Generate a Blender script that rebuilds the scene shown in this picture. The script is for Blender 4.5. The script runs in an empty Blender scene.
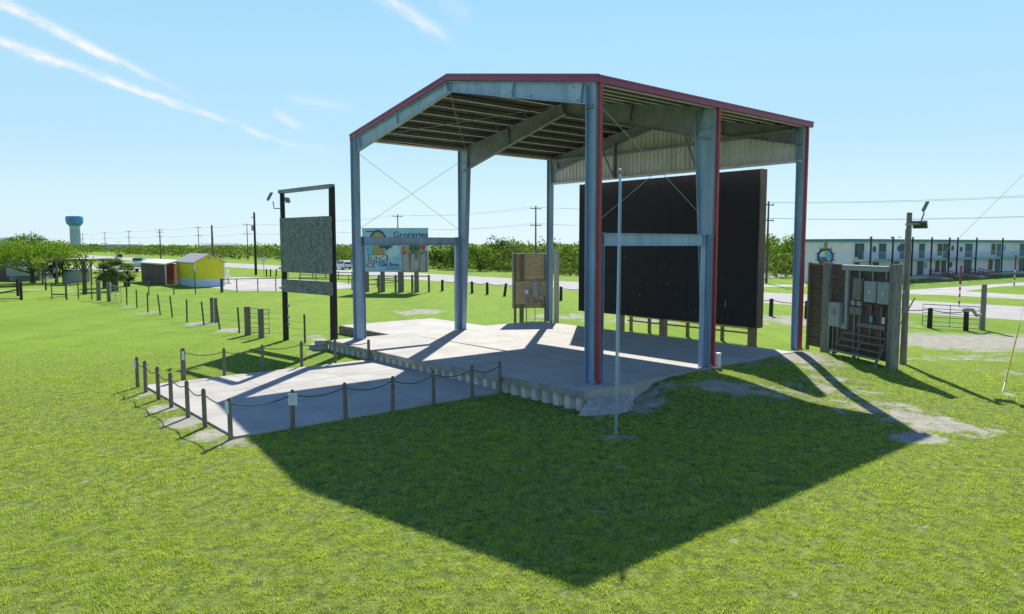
import bpy, math, random
import numpy as np
from mathutils import Vector, Matrix
rnd = random.Random(7)
rs = np.random.RandomState(11)
sc = bpy.context.scene
COL = sc.collection
V3 = Vector

# ------------------------------------------------------------------ site frame
# metres, camera above (0,0) looking along +Y.  The pavilion, pad and road share one grid (a, b).
F = 722.0; PT = 0.0863; H = 5.508
cP, sP = math.cos(PT), math.sin(PT)
PHI = 2.2738; OX, OY = 2.854, 24.78
UX, UY = math.cos(PHI), math.sin(PHI); VX, VY = UY, -UX
U = V3((UX, UY, 0)); VV = V3((VX, VY, 0)); Z = V3((0, 0, 1))
DK = 0.514                      # deck height
WID = 17.23; LEN = 14.19; B1 = 6.97

def S(a, b, z=0.0):
    return V3((OX + UX*a + VX*b, OY + UY*a + VY*b, z))
def ab_of(X, Y):
    return ((X-OX)*UX + (Y-OY)*UY, (X-OX)*VX + (Y-OY)*VY)
def gp(px, py, z=0.0):          # survey: where a sight line meets the ground
    a = (px-512)/F; b = -(py-307)/F
    d = (a, cP + b*sP, -sP + b*cP); t = (z-H)/d[2]
    return V3((d[0]*t, d[1]*t, z))
def xat(px, Y): return (px-512)/F*Y*1.0
def zat(py, Y):
    b = -(py-307)/F; d1 = cP + b*sP; return H + (-sP + b*cP)*Y/d1

# ------------------------------------------------------------------ mesh builder
class MB:
    def __init__(s): s.v = []; s.f = []; s.m = []
    def add(s, vs, fs, mi=0):
        n = len(s.v); s.v.extend([tuple(p) for p in vs])
        for f in fs: s.f.append([i+n for i in f]); s.m.append(mi)
        return s
    def hexa(s, p, mi=0):       # p: 4 bottom (ccw) + 4 top
        return s.add(p, [(3,2,1,0),(4,5,6,7),(0,1,5,4),(1,2,6,5),(2,3,7,6),(3,0,4,7)], mi)
    def box(s, c, size, x=V3((1,0,0)), y=V3((0,1,0)), z=V3((0,0,1)), mi=0):
        c = V3(c); a, b, d = [k*.5 for k in size]
        p = [c+x*i*a+y*j*b+z*k*d for k in (-1,1) for (i,j) in ((-1,-1),(1,-1),(1,1),(-1,1))]
        return s.hexa(p, mi)
    def ubox(s, a0, a1, b0, b1, z0, z1, mi=0):
        p = [S(a1,b0,z0),S(a0,b0,z0),S(a0,b1,z0),S(a1,b1,z0),S(a1,b0,z1),S(a0,b0,z1),S(a0,b1,z1),S(a1,b1,z1)]
        return s.hexa([p[1],p[0],p[3],p[2],p[5],p[4],p[7],p[6]][::1], mi)
    def bar(s, p0, p1, w, h, up=Z, mi=0):
        p0 = V3(p0); p1 = V3(p1); d = (p1-p0).normalized()
        sd = d.cross(up)
        if sd.length < 1e-3: sd = d.cross(V3((1,0,0)))
        sd.normalize(); u2 = sd.cross(d).normalized()
        a = sd*w*.5; b = u2*h*.5
        return s.hexa([p0-a-b,p0+a-b,p0+a+b,p0-a+b,p1-a-b,p1+a-b,p1+a+b,p1-a+b], mi)
    def tube(s, pts, r, n=8, mi=0, cap=True):
        pts = [V3(p) for p in pts]; k = len(pts)
        if not isinstance(r, (list, tuple)): r = [r]*k
        vs = []; fs = []
        for i, p in enumerate(pts):
            d = (pts[min(i+1,k-1)]-pts[max(i-1,0)]).normalized()
            sd = d.cross(Z)
            if sd.length < .05: sd = d.cross(V3((1,0,0)))
            sd.normalize(); u2 = sd.cross(d)
            for j in range(n):
                t = 2*math.pi*j/n; vs.append(p + sd*math.cos(t)*r[i] + u2*math.sin(t)*r[i])
        for i in range(k-1):
            for j in range(n):
                a = i*n+j; b = i*n+(j+1)%n; fs.append((a, b, b+n, a+n))
        if cap: fs.append(tuple(range(n))[::-1]); fs.append(tuple((k-1)*n+j for j in range(n)))
        return s.add(vs, fs, mi)
    def ball(s, c, r, n=10, m=6, sz=1.0, mi=0):
        c = V3(c); vs = [c-Z*r*sz]; fs = []
        for i in range(1, m):
            t = -math.pi/2+math.pi*i/m
            for j in range(n):
                q = 2*math.pi*j/n; vs.append(c+V3((math.cos(q)*math.cos(t), math.sin(q)*math.cos(t), math.sin(t)*sz))*r)
        vs.append(c+Z*r*sz)
        for j in range(n): fs.append((0, 1+(j+1)%n, 1+j)); fs.append((len(vs)-1, 1+(m-2)*n+j, 1+(m-2)*n+(j+1)%n))
        for i in range(m-2):
            for j in range(n):
                a = 1+i*n+j; b = 1+i*n+(j+1)%n; fs.append((a, b, b+n, a+n))
        return s.add(vs, fs, mi)
    def disc(s, c, nrm, r, th, n=24, mi=0, r2=0):
        nrm = V3(nrm).normalized(); return s.tube([V3(c)-nrm*th*.5, V3(c)+nrm*th*.5], r, n, mi)
    def ibeam(s, p0, p1, din, d0, d1, fw, tf=.025, tw=.014):
        p0 = V3(p0); p1 = V3(p1); din = V3(din).normalized(); ax = (p1-p0).normalized()
        w = ax.cross(din).normalized()
        def slab(q0, q1, e0, e1, ww):   # between inward offsets
            a = w*ww*.5
            s.hexa([p0+din*q0-a, p0+din*q0+a, p0+din*q1+a, p0+din*q1-a, p1+din*e0-a, p1+din*e0+a, p1+din*e1+a, p1+din*e1-a])
        slab(0, tf, 0, tf, fw); slab(d0-tf, d0, d1-tf, d1, fw); slab(tf, d0-tf, tf, d1-tf, tw)
        return s
    def build(s, name, mat, parent=None, base=None, smooth=False, bevel=0):
        root = parent
        off = V3((0,0,0))
        while root is not None:
            off = off + root.location; root = root.parent
        o_loc = V3(base) if base is not None and parent is None else V3((0,0,0))
        off = off + o_loc
        me = bpy.data.meshes.new(name)
        me.from_pydata([(p[0]-off.x, p[1]-off.y, p[2]-off.z) for p in s.v], [], s.f)
        mats = mat if isinstance(mat, (list, tuple)) else [mat]
        for m in mats: me.materials.append(m)
        if len(mats) > 1: me.polygons.foreach_set('material_index', s.m)
        if smooth: me.polygons.foreach_set('use_smooth', [True]*len(me.polygons))
        me.update()
        o = bpy.data.objects.new(name, me); COL.objects.link(o); o.location = o_loc
        if parent is not None: o.parent = parent
        if bevel:
            md = o.modifiers.new('bevel', 'BEVEL'); md.width = bevel; md.segments = 2; md.limit_method = 'ANGLE'
        return o

def tag(o, label=None, cat=None, group=None, kind=None):
    if label: o['label'] = label
    if cat: o['category'] = cat
    if group: o['group'] = group
    if kind: o['kind'] = kind
    return o
def thing(name, label, cat, loc, group=None):
    o = bpy.data.objects.new(name, None); COL.objects.link(o); o.location = V3(loc); o.empty_display_size = .3
    return tag(o, label, cat, group)
def dup(root, loc, label=None):
    r = root.copy(); COL.objects.link(r); r.location = V3(loc)
    if label: r['label'] = label
    for ch in list(root.children):
        c = ch.copy(); COL.objects.link(c); c.parent = r
        for g in list(ch.children):
            d = g.copy(); COL.objects.link(d); d.parent = c
    return r
ORD = ['first','second','third','fourth','fifth','sixth','seventh','eighth','ninth','tenth','eleventh','twelfth','thirteenth','fourteenth','fifteenth','sixteenth','seventeenth','eighteenth','nineteenth','twentieth']

# ------------------------------------------------------------------ materials
def mat(name, col, rough=.6, metal=0, var=.15, scale=3.0, bump=0, bscale=None, col2=None, stretch=None, coat=0, detail=5, thr=None, spec=None):
    m = bpy.data.materials.new(name); m.use_nodes = True; nt = m.node_tree; n = nt.nodes; L = nt.links
    p = n['Principled BSDF']; p.inputs['Roughness'].default_value = rough; p.inputs['Metallic'].default_value = metal
    if spec is not None: p.inputs['Specular IOR Level'].default_value = spec
    if coat: p.inputs['Coat Weight'].default_value = coat
    geo = n.new('ShaderNodeNewGeometry'); mp = n.new('ShaderNodeMapping')
    L.new(geo.outputs['Position'], mp.inputs['Vector'])
    if stretch: mp.inputs['Scale'].default_value = stretch
    nz = n.new('ShaderNodeTexNoise'); nz.inputs['Scale'].default_value = scale; nz.inputs['Detail'].default_value = detail
    nz.inputs['Roughness'].default_value = .65
    L.new(mp.outputs[0], nz.inputs['Vector'])
    c2 = col2 if col2 else tuple(max(0, k*(1-2*var)) for k in col)
    c1 = col if col2 else tuple(min(1, k*(1+var)) for k in col)
    cr = n.new('ShaderNodeValToRGB'); lo, hi = thr if thr else (.3, .7)
    cr.color_ramp.elements[0].position = lo; cr.color_ramp.elements[1].position = hi
    cr.color_ramp.elements[0].color = (*c2, 1); cr.color_ramp.elements[1].color = (*c1, 1)
    L.new(nz.outputs['Fac'], cr.inputs['Fac']); L.new(cr.outputs['Color'], p.inputs['Base Color'])
    if bump:
        nb = n.new('ShaderNodeTexNoise'); nb.inputs['Scale'].default_value = bscale or scale*4; nb.inputs['Detail'].default_value = 4
        L.new(mp.outputs[0], nb.inputs['Vector'])
        bp = n.new('ShaderNodeBump'); bp.inputs['Strength'].default_value = bump; bp.inputs['Distance'].default_value = .02
        L.new(nb.outputs['Fac'], bp.inputs['Height']); L.new(bp.outputs[0], p.inputs['Normal'])
    return m
def leafmat(name, c1, c2, scale=.5, trans=.35, dry=None):
    m = bpy.data.materials.new(name); m.use_nodes = True; nt = m.node_tree; n = nt.nodes; L = nt.links
    p = n['Principled BSDF']; p.inputs['Roughness'].default_value = .8; p.inputs['Specular IOR Level'].default_value = .06
    out = n['Material Output']
    geo = n.new('ShaderNodeNewGeometry')
    nz = n.new('ShaderNodeTexNoise'); nz.inputs['Scale'].default_value = scale; nz.inputs['Detail'].default_value = 6; nz.inputs['Roughness'].default_value = .7
    L.new(geo.outputs['Position'], nz.inputs['Vector'])
    cr = n.new('ShaderNodeValToRGB'); cr.color_ramp.elements[0].position = .32; cr.color_ramp.elements[1].position = .68
    cr.color_ramp.elements[0].color = (*c2, 1); cr.color_ramp.elements[1].color = (*c1, 1)
    L.new(nz.outputs['Fac'], cr.inputs['Fac'])
    src = cr.outputs['Color']
    if dry:
        n2 = n.new('ShaderNodeTexNoise'); n2.inputs['Scale'].default_value = dry[1]; n2.inputs['Detail'].default_value = 4
        L.new(geo.outputs['Position'], n2.inputs['Vector'])
        r2 = n.new('ShaderNodeMapRange'); r2.inputs[1].default_value = .48; r2.inputs[2].default_value = .72; r2.inputs[4].default_value = dry[2]
        L.new(n2.outputs['Fac'], r2.inputs[0])
        mx = n.new('ShaderNodeMix'); mx.data_type = 'RGBA'; L.new(r2.outputs[0], mx.inputs[0]); L.new(src, mx.inputs[6]); mx.inputs[7].default_value = (*dry[0], 1)
        src = mx.outputs[2]
    L.new(src, p.inputs['Base Color'])
    tr = n.new('ShaderNodeBsdfTranslucent')
    tc = n.new('ShaderNodeMix'); tc.data_type = 'RGBA'; tc.blend_type = 'MULTIPLY'; tc.inputs[0].default_value = 1
    L.new(src, tc.inputs[6]); tc.inputs[7].default_value = (1.0, 1.0, .45, 1)
    g2 = n.new('ShaderNodeMix'); g2.data_type = 'RGBA'; g2.blend_type = 'ADD'; g2.inputs[0].default_value = .6
    L.new(tc.outputs[2], g2.inputs[6]); L.new(tc.outputs[2], g2.inputs[7])
    L.new(g2.outputs[2], tr.inputs['Color'])
    ms = n.new('ShaderNodeMixShader'); ms.inputs[0].default_value = trans
    L.new(p.outputs[0], ms.inputs[1]); L.new(tr.outputs[0], ms.inputs[2]); L.new(ms.outputs[0], out.inputs['Surface'])
    return m

M = {}
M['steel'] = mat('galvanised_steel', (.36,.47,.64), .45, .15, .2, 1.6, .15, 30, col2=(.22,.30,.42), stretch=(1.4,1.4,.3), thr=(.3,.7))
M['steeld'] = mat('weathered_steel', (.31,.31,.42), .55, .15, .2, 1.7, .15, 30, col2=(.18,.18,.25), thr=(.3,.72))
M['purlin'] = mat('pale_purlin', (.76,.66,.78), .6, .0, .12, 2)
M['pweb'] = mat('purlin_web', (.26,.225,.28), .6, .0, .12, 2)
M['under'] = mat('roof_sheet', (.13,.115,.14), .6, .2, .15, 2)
M['gable'] = mat('gable_sheet', (.74,.70,.80), .55, .0, .1, 1.2, stretch=(1,1,.3))
M['red'] = mat('burgundy_trim', (.34,.045,.12), .4, 0, .12, 2, col2=(.24,.03,.09))
M['redpipe'] = mat('red_downspout', (.42,.03,.04), .4, 0, .12, 2)
M['cable'] = mat('cable_steel', (.42,.55,.52), .4, .5, .1, 2)
M['darkcable'] = mat('dark_wire', (.06,.065,.07), .6, 0, .1, 2)
M['chainrope'] = mat('rope_dark', (.10,.09,.08), .8, 0, .2, 10)
M['concrete'] = mat('concrete', (.46,.435,.385), .85, 0, .1, .6, .15, 20, col2=(.30,.28,.24), thr=(.25,.7), detail=9)
M['concrete2'] = mat('concrete_lip', (.34,.35,.30), .9, 0, .2, 2.0, .3, 12, col2=(.2,.2,.16))
M['pile'] = mat('pale_sheet_pile', (.62,.63,.60), .7, 0, .15, 2.5, .1, 12, col2=(.40,.40,.36))
M['post'] = mat('weathered_post', (.26,.22,.18), .9, 0, .25, 5, .5, 12, col2=(.12,.10,.08), stretch=(4,4,.6))
M['pole'] = mat('creosote_pole', (.035,.026,.022), .8, 0, .25, 3, .4, 10, stretch=(4,4,.4))
M['upole'] = mat('utility_pole_wood', (.12,.10,.085), .85, 0, .2, 2)
M['wood'] = mat('old_timber', (.24,.19,.14), .85, 0, .25, 3, .4, 14, col2=(.12,.095,.07), stretch=(1,1,5))
M['woodl'] = mat('tan_timber', (.58,.42,.26), .85, 0, .2, 2.5, .3, 14, col2=(.36,.25,.15), stretch=(1,1,5))
M['wooddark'] = mat('dark_board', (.14,.105,.085), .85, 0, .25, 2, .3, 12, stretch=(1,1,6))
M['greenpost'] = mat('green_grey_post', (.24,.225,.20), .85, 0, .2, 3, .3, 10, stretch=(4,4,.5))
M['screen'] = mat('black_screen_sheet', (.030,.026,.031), .65, 0, .08, 1.2, .1, 14, spec=.15)
M['osb'] = mat('weathered_osb', (.27,.29,.30), .9, 0, .2, 7.5, .3, 10, col2=(.07,.078,.085), thr=(.36,.62), detail=8)
M['greybox'] = mat('grey_enamel', (.33,.38,.40), .45, 0, .08, 3)
M['white'] = mat('white_paint', (.75,.76,.76), .5, 0, .05, 2)
M['signw'] = mat('white_plate', (.72,.75,.78), .5, 0, .05, 3)
M['asphalt'] = mat('pale_asphalt', (.40,.385,.35), .95, 0, .08, .6, .1, 12, spec=.1)
M['lot'] = mat('pale_shell_lot', (.45,.43,.39), .95, 0, .12, .4, spec=.1)
M['paint'] = mat('road_paint', (.7,.7,.66), .8, 0, .1, 1)
M['yellow'] = mat('yellow_clapboard', (.80,.70,.02), .6, 0, .06, 2)
M['bluew'] = mat('pale_blue_skirting', (.55,.66,.76), .6, 0, .05, 2)
M['greyroof'] = mat('grey_shingle', (.40,.37,.36), .9, 0, .1, 5)
M['brown'] = mat('brown_boards', (.19,.125,.10), .8, 0, .3, 1.5, stretch=(6,6,.2))
M['redwall'] = mat('rust_red_wall', (.36,.085,.045), .7, 0, .1, 2)
M['whiteroof'] = mat('white_metal_roof', (.68,.72,.74), .5, 0, .06, 2)
M['tealroof'] = mat('teal_trim', (.05,.22,.27), .5, 0, .1, 2)
M['teal'] = mat('teal_door', (.012,.08,.12), .5, 0, .1, 2)
M['motelwall'] = mat('white_stucco', (.72,.72,.78), .8, 0, .04, 1)
M['glass'] = mat('dark_glass', (.015,.018,.022), .45, 0, .1, 2)
M['black'] = mat('black_metal', (.02,.02,.022), .5, 0, .1, 2)
M['rail'] = mat('maroon_railing', (.20,.04,.05), .6, 0, .1, 2)
M['tank'] = mat('blue_tank', (.07,.29,.68), .4, 0, .1, .08)
M['tankstem'] = mat('blue_grey_stem', (.44,.53,.64), .6, 0, .08, .05)
M['tyre'] = mat('tyre', (.02,.02,.02), .8, 0, .1, 5)
M['carwhite'] = mat('white_car_paint', (.75,.76,.78), .25, 0, .02, 1, coat=.5)
M['cardark'] = mat('dark_car_paint', (.05,.06,.09), .25, 0, .02, 1, coat=.5)
M['yellowp'] = mat('yellow_plastic', (.42,.30,.02), .85, 0, .1, 4)
M['bark'] = mat('bark', (.10,.075,.055), .9, 0, .25, 4, .5, 10)
M['rock'] = mat('rubble', (.40,.38,.34), .9, 0, .2, 5, .4, 10)
M['billblue'] = mat('billboard_blue', (.36,.56,.80), .5, 0, .12, .7)
M['navy'] = mat('navy_print', (.03,.07,.25), .5, 0, .03, 2)
M['printred'] = mat('red_print', (.60,.03,.05), .5, 0, .03, 2)
M['bag'] = mat('paper_bag_print', (.42,.36,.38), .6, 0, .12, 1.2)
M['bagd'] = mat('paper_bag_shadow_print', (.22,.17,.18), .6, 0, .1, 2)
M['produce'] = mat('green_print', (.05,.16,.08), .6, 0, .3, 3)
M['tan'] = mat('tan_print', (.45,.33,.14), .6, 0, .2, 3)
M['aqua'] = mat('aqua_print', (.16,.45,.70), .6, 0, .1, 3)
M['galv'] = mat('gate_tube', (.30,.33,.34), .5, .3, .1, 5)
M['tpost'] = mat('dark_green_tpost', (.07,.08,.06), .7, 0, .2, 5)
M['trunk'] = M['bark']
M['leafA'] = leafmat('foliage_mid', (.11,.19,.025), (.035,.075,.012), .5, .38)
M['leafB'] = leafmat('foliage_light', (.17,.26,.035), (.06,.11,.015), .5, .42)
M['leafD'] = leafmat('foliage_dark', (.05,.095,.02), (.018,.04,.01), .5, .3)
M['thicket'] = leafmat('thicket_foliage', (.16,.235,.05), (.025,.055,.016), .22, .28, dry=((.27,.28,.10), .05, .4))
M['palm'] = leafmat('palm_foliage', (.13,.19,.06), (.05,.085,.03), 1.5, .25)
M['blade'] = leafmat('grass_blade', (.40,.50,.09), (.225,.31,.05), 2.2, .42, dry=((.54,.50,.21), 1.8, .5))

# ------------------------------------------------------------------ ground sheet
def vnoise(x, y, seed=0):
    xi = np.floor(x).astype(np.int64); yi = np.floor(y).astype(np.int64); fx = x-xi; fy = y-yi
    fx = fx*fx*(3-2*fx); fy = fy*fy*(3-2*fy)
    def h(a, b):
        n = (a*374761393 + b*668265263 + seed*974711) & 0x7fffffff
        n = ((n ^ (n >> 13))*1274126177) & 0x7fffffff
        return ((n ^ (n >> 16)) & 0xffff)/65535.0
    return (h(xi,yi)*(1-fx)+h(xi+1,yi)*fx)*(1-fy) + (h(xi,yi+1)*(1-fx)+h(xi+1,yi+1)*fx)*fy
def fbm(x, y, seed=0, o=4):
    r = 0; a = .5; t = 0
    for k in range(o): r = r + a*vnoise(x*2**k, y*2**k, seed+k); t += a; a *= .55
    return r/t
# bare, shelly patches surveyed on the lawn: centre and half extents (sight-line pixels -> metres), strength
DIRT = []
def dirt(px, py, rx, ry, s=1.0):
    c = gp(px, py); hy = (gp(px, py-ry).y - gp(px, py+ry).y)*.5
    DIRT.append((c.x, c.y, rx*c.y/F, hy, s))
for d in ((724,396,30,5,1.0),(945,425,34,10,1.0),(912,418,30,8,.95),(925,438,30,6,.9),(880,408,50,11,.62),(828,388,45,9,.6),(800,366,34,8,.95),(775,397,35,8,.5),
          (960,342,70,9,1.0),(1040,343,90,10,1.0),(880,338,70,7,.85),(965,358,60,3,.6),(1000,372,30,3,.4),(830,322,80,6,.8),(760,318,60,4,.7),
          (650,320,70,4,.6),(420,312,28,3,.8),(565,316,42,3,.6),(600,322,30,3,.5),
          (188,421,20,8,.9),(212,434,20,8,1.0),(165,407,14,5,.8),(236,444,20,5,.8),(148,394,9,4,.7),
          (615,437,22,4,.72),(640,402,30,10,.8),(690,378,26,6,.65),(610,408,40,8,.7),(670,396,25,5,.55),(745,372,30,5,.55),
          (200,324,16,2.5,.85),(230,330,14,2.5,.8),(150,313,16,2,.6),(130,307,12,1.6,.6),(335,346,28,6,.8),(315,338,16,4,.6),
          (365,345,12,4,.5),(700,372,10,3,.8),(40,290,60,1.3,.5),(1003,393,5,2.5,.9)):
    dirt(*d)
def dirt_mask(X, Y):
    m = np.zeros_like(X)
    wx = (fbm(X*.9, Y*.9, 5)-.5)*1.6; wy = (fbm(X*.9, Y*.9, 9)-.5)*1.6
    for (cx, cy, rx, ry, s) in DIRT:
        k = 1.0 if rx > 1 else .4
        d = np.sqrt(((X+wx*k-cx)/rx)**2 + ((Y+wy*k-cy)/ry)**2)
        m = np.maximum(m, s*np.clip(1.5-d, 0, 1))
    n = fbm(X*2.3, Y*2.3, 21); n2 = fbm(X*.45, Y*.45, 31)
    m = m + ((n-.5)*1.1+(fbm(X*7, Y*7, 91, 3)-.5)*.7)*(m > .02)
    # sparse thin spots all over the nearer lawn
    t = fbm(X*1.1, Y*2.0, 41, 5); z = np.clip((t-.605+.12*(n2-.5))*7, 0, 1)*np.clip((fbm(X*6, Y*9, 61, 4)-.42)*6, 0, 1)
    z = z*np.clip((34-Y)/10, 0, 1)*np.clip(1.15-.0*X, 0, 1)
    return np.clip(np.maximum(m, z*.58), 0, 1)
def sm(x): x = np.clip(x, 0, 1); return x*x*(3-2*x)
def gz(X, Y):     # earth banked up flush with the right side of the stage
    A = (X-OX)*UX + (Y-OY)*UY; B = (X-OX)*VX + (Y-OY)*VY
    z = (DK-.035)*sm((B-.7)/2.6)*sm((A+5.6)/5.0)*sm((17.5-B)/3.5)*(A < 0)
    z = z + (fbm(X*.7, Y*.7, 3)-.5)*.05*sm(z*8)
    return np.minimum(z, DK-.02)
def spaced(segs):
    o = []
    for a, b, st in segs: o += list(np.arange(a, b, st))
    return np.array(o)
gx = spaced(((-6000,-1000,500),(-1000,-200,80),(-200,-60,10),(-60,-22,.8),(-22,24,.14),(24,60,.8),(60,200,10),(200,1000,80),(1000,6001,500)))
gy = spaced(((-400,-20,60),(-20,6,3),(6,48,.14),(48,110,.9),(110,300,10),(300,1500,80),(1500,8001,500)))
GX, GY = np.meshgrid(gx, gy)
GM = dirt_mask(GX, GY)
GZ = np.zeros_like(GX)
near = (GY < 48)
GZ = gz(GX, GY)
nx, ny = len(gx), len(gy)
me = bpy.data.meshes.new('ground')
me.vertices.add(nx*ny); me.vertices.foreach_set('co', np.stack([GX, GY, GZ], -1).astype(np.float32).ravel())
idx = np.arange(nx*ny).reshape(ny, nx)
q = np.stack([idx[:-1,:-1], idx[:-1,1:], idx[1:,1:], idx[1:,:-1]], -1).reshape(-1, 4)
me.loops.add(q.size); me.polygons.add(len(q))
me.loops.foreach_set('vertex_index', q.ravel().astype(np.int32)); me.polygons.foreach_set('loop_start', np.arange(0, q.size, 4, dtype=np.int32))
me.update(); me.validate()
at2 = me.attributes.new('thatch_shade', 'FLOAT', 'POINT'); at2.data.foreach_set('value', (np.clip((40-GY)/16, 0, 1)*np.clip((GY-5)/2, 0, 1)*(np.abs(GX) < 34)).astype(np.float32).ravel())  # near-lawn mask for the darker ground colour painted under the blades
at_ = me.attributes.new('bare', 'FLOAT', 'POINT'); at_.data.foreach_set('value', GM.astype(np.float32).ravel())
gnd = bpy.data.objects.new('ground', me); COL.objects.link(gnd); gnd['kind'] = 'structure'
gm = bpy.data.materials.new('lawn_and_soil'); gm.use_nodes = True; nt = gm.node_tree; n = nt.nodes; L = nt.links
p = n['Principled BSDF']; p.inputs['Roughness'].default_value = .95; p.inputs['Specular IOR Level'].default_value = .05
geo = n.new('ShaderNodeNewGeometry')
def noise(scale, det=5, st=None, rough=.6):
    z = n.new('ShaderNodeTexNoise'); z.inputs['Scale'].default_value = scale; z.inputs['Detail'].default_value = det; z.inputs['Roughness'].default_value = rough
    if st:
        mp = n.new('ShaderNodeMapping'); mp.inputs['Scale'].default_value = st; mp.inputs['Rotation'].default_value = (0,0,-(PHI-math.pi/2)); L.new(geo.outputs['Position'], mp.inputs[0]); L.new(mp.outputs[0], z.inputs['Vector'])
    else: L.new(geo.outputs['Position'], z.inputs['Vector'])
    return z.outputs['Fac']
def ramp(fac, a, b, ca, cb):
    r = n.new('ShaderNodeValToRGB'); r.color_ramp.elements[0].position = a; r.color_ramp.elements[1].position = b
    r.color_ramp.elements[0].color = (*ca, 1); r.color_ramp.elements[1].color = (*cb, 1); L.new(fac, r.inputs[0]); return r.outputs[0]
def mix(f, a, b, t='MIX'):
    m = n.new('ShaderNodeMix'); m.data_type = 'RGBA'; m.blend_type = t
    if isinstance(f, float): m.inputs[0].default_value = f
    else: L.new(f, m.inputs[0])
    for i, v in ((6, a), (7, b)):
        if isinstance(v, tuple): m.inputs[i].default_value = (*v, 1)
        else: L.new(v, m.inputs[i])
    return m.outputs[2]
g1 = ramp(noise(.35, 6), .35, .68, (.22,.335,.045), (.285,.40,.06))
g2 = ramp(noise(1.6, 6, (1,.35,1)), .3, .72, (.20,.31,.04), (.32,.42,.075))
gc = mix(.5, g1, g2)
g3 = ramp(noise(9, 8), .32, .6, (.45,.5,.35), (1,1,1))
gc = mix(.65, gc, mix(1.0, gc, g3, 'MULTIPLY'))
g4 = mix(1.0, ramp(noise(.16, 6, (1,.10,1), .7), .36, .64, (.76,.84,.70), (1.05,1.02,.92)), ramp(noise(.9, 8, (.35,1,1), .75), .35, .6, (.80,.86,.76), (1,1,1)), 'MULTIPLY')
gc = mix(1.0, gc, g4, 'MULTIPLY')
sx = n.new('ShaderNodeSeparateXYZ'); L.new(geo.outputs['Position'], sx.inputs[0])
soil = mix(1.0, ramp(noise(2.2, 8), .3, .7, (.36,.34,.27), (.58,.555,.47)), ramp(noise(22, 7, None, .8), .36, .62, (.42,.42,.36), (1,1,1)), 'MULTIPLY')
ba = n.new('ShaderNodeAttribute'); ba.attribute_name = 'bare'
ad = n.new('ShaderNodeMath'); ad.operation = 'ADD'; L.new(ba.outputs['Fac'], ad.inputs[0])
sc2 = n.new('ShaderNodeMath'); sc2.operation = 'MULTIPLY_ADD'; L.new(noise(9, 9, None, .75), sc2.inputs[0]); sc2.inputs[1].default_value = 1.1; sc2.inputs[2].default_value = -.55
L.new(sc2.outputs[0], ad.inputs[1])
mr = n.new('ShaderNodeMapRange'); mr.inputs[1].default_value = .38; mr.inputs[2].default_value = .72; L.new(ad.outputs[0], mr.inputs[0])
shade_at = n.new('ShaderNodeAttribute'); shade_at.attribute_name = 'thatch_shade'
under = mix(1.0, ramp(noise(5, 7, (1,.6,1)), .35, .65, (.085,.115,.03), (.30,.355,.09)), ramp(noise(28, 4), .35, .6, (.38,.42,.36), (1,1,1)), 'MULTIPLY')  # thatch colour with the shade between grass blades painted in
tf = n.new('ShaderNodeMath'); tf.operation = 'MULTIPLY'; L.new(shade_at.outputs['Fac'], tf.inputs[0]); tf.inputs[1].default_value = .85
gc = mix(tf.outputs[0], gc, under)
L.new(mix(mr.outputs[0], gc, soil), p.inputs['Base Color'])
bp = n.new('ShaderNodeBump'); bp.inputs['Strength'].default_value = .7; bp.inputs['Distance'].default_value = .05
L.new(noise(11, 8, None, .75), bp.inputs['Height']); L.new(bp.outputs[0], p.inputs['Normal'])
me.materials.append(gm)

# pad + deck footprints, used to keep the grass off
def on_hard(X, Y, g=0.0):
    A = (X-OX)*UX + (Y-OY)*UY; B = (X-OX)*VX + (Y-OY)*VY
    pad = (A > 3.42-g) & (A < 13.35+g) & (B > -11.2-g) & (B < -1.1)
    dk = (A > -.75-g) & (A < 17.8+g) & (B > -1.25-g) & (B < 13.55) & ~((A < .1) & (B > 4.5)) 
    sl = (A > 17.8) & (A < 24) & (B > 2.5) & (B < 9.3)
    return pad | dk | sl

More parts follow.
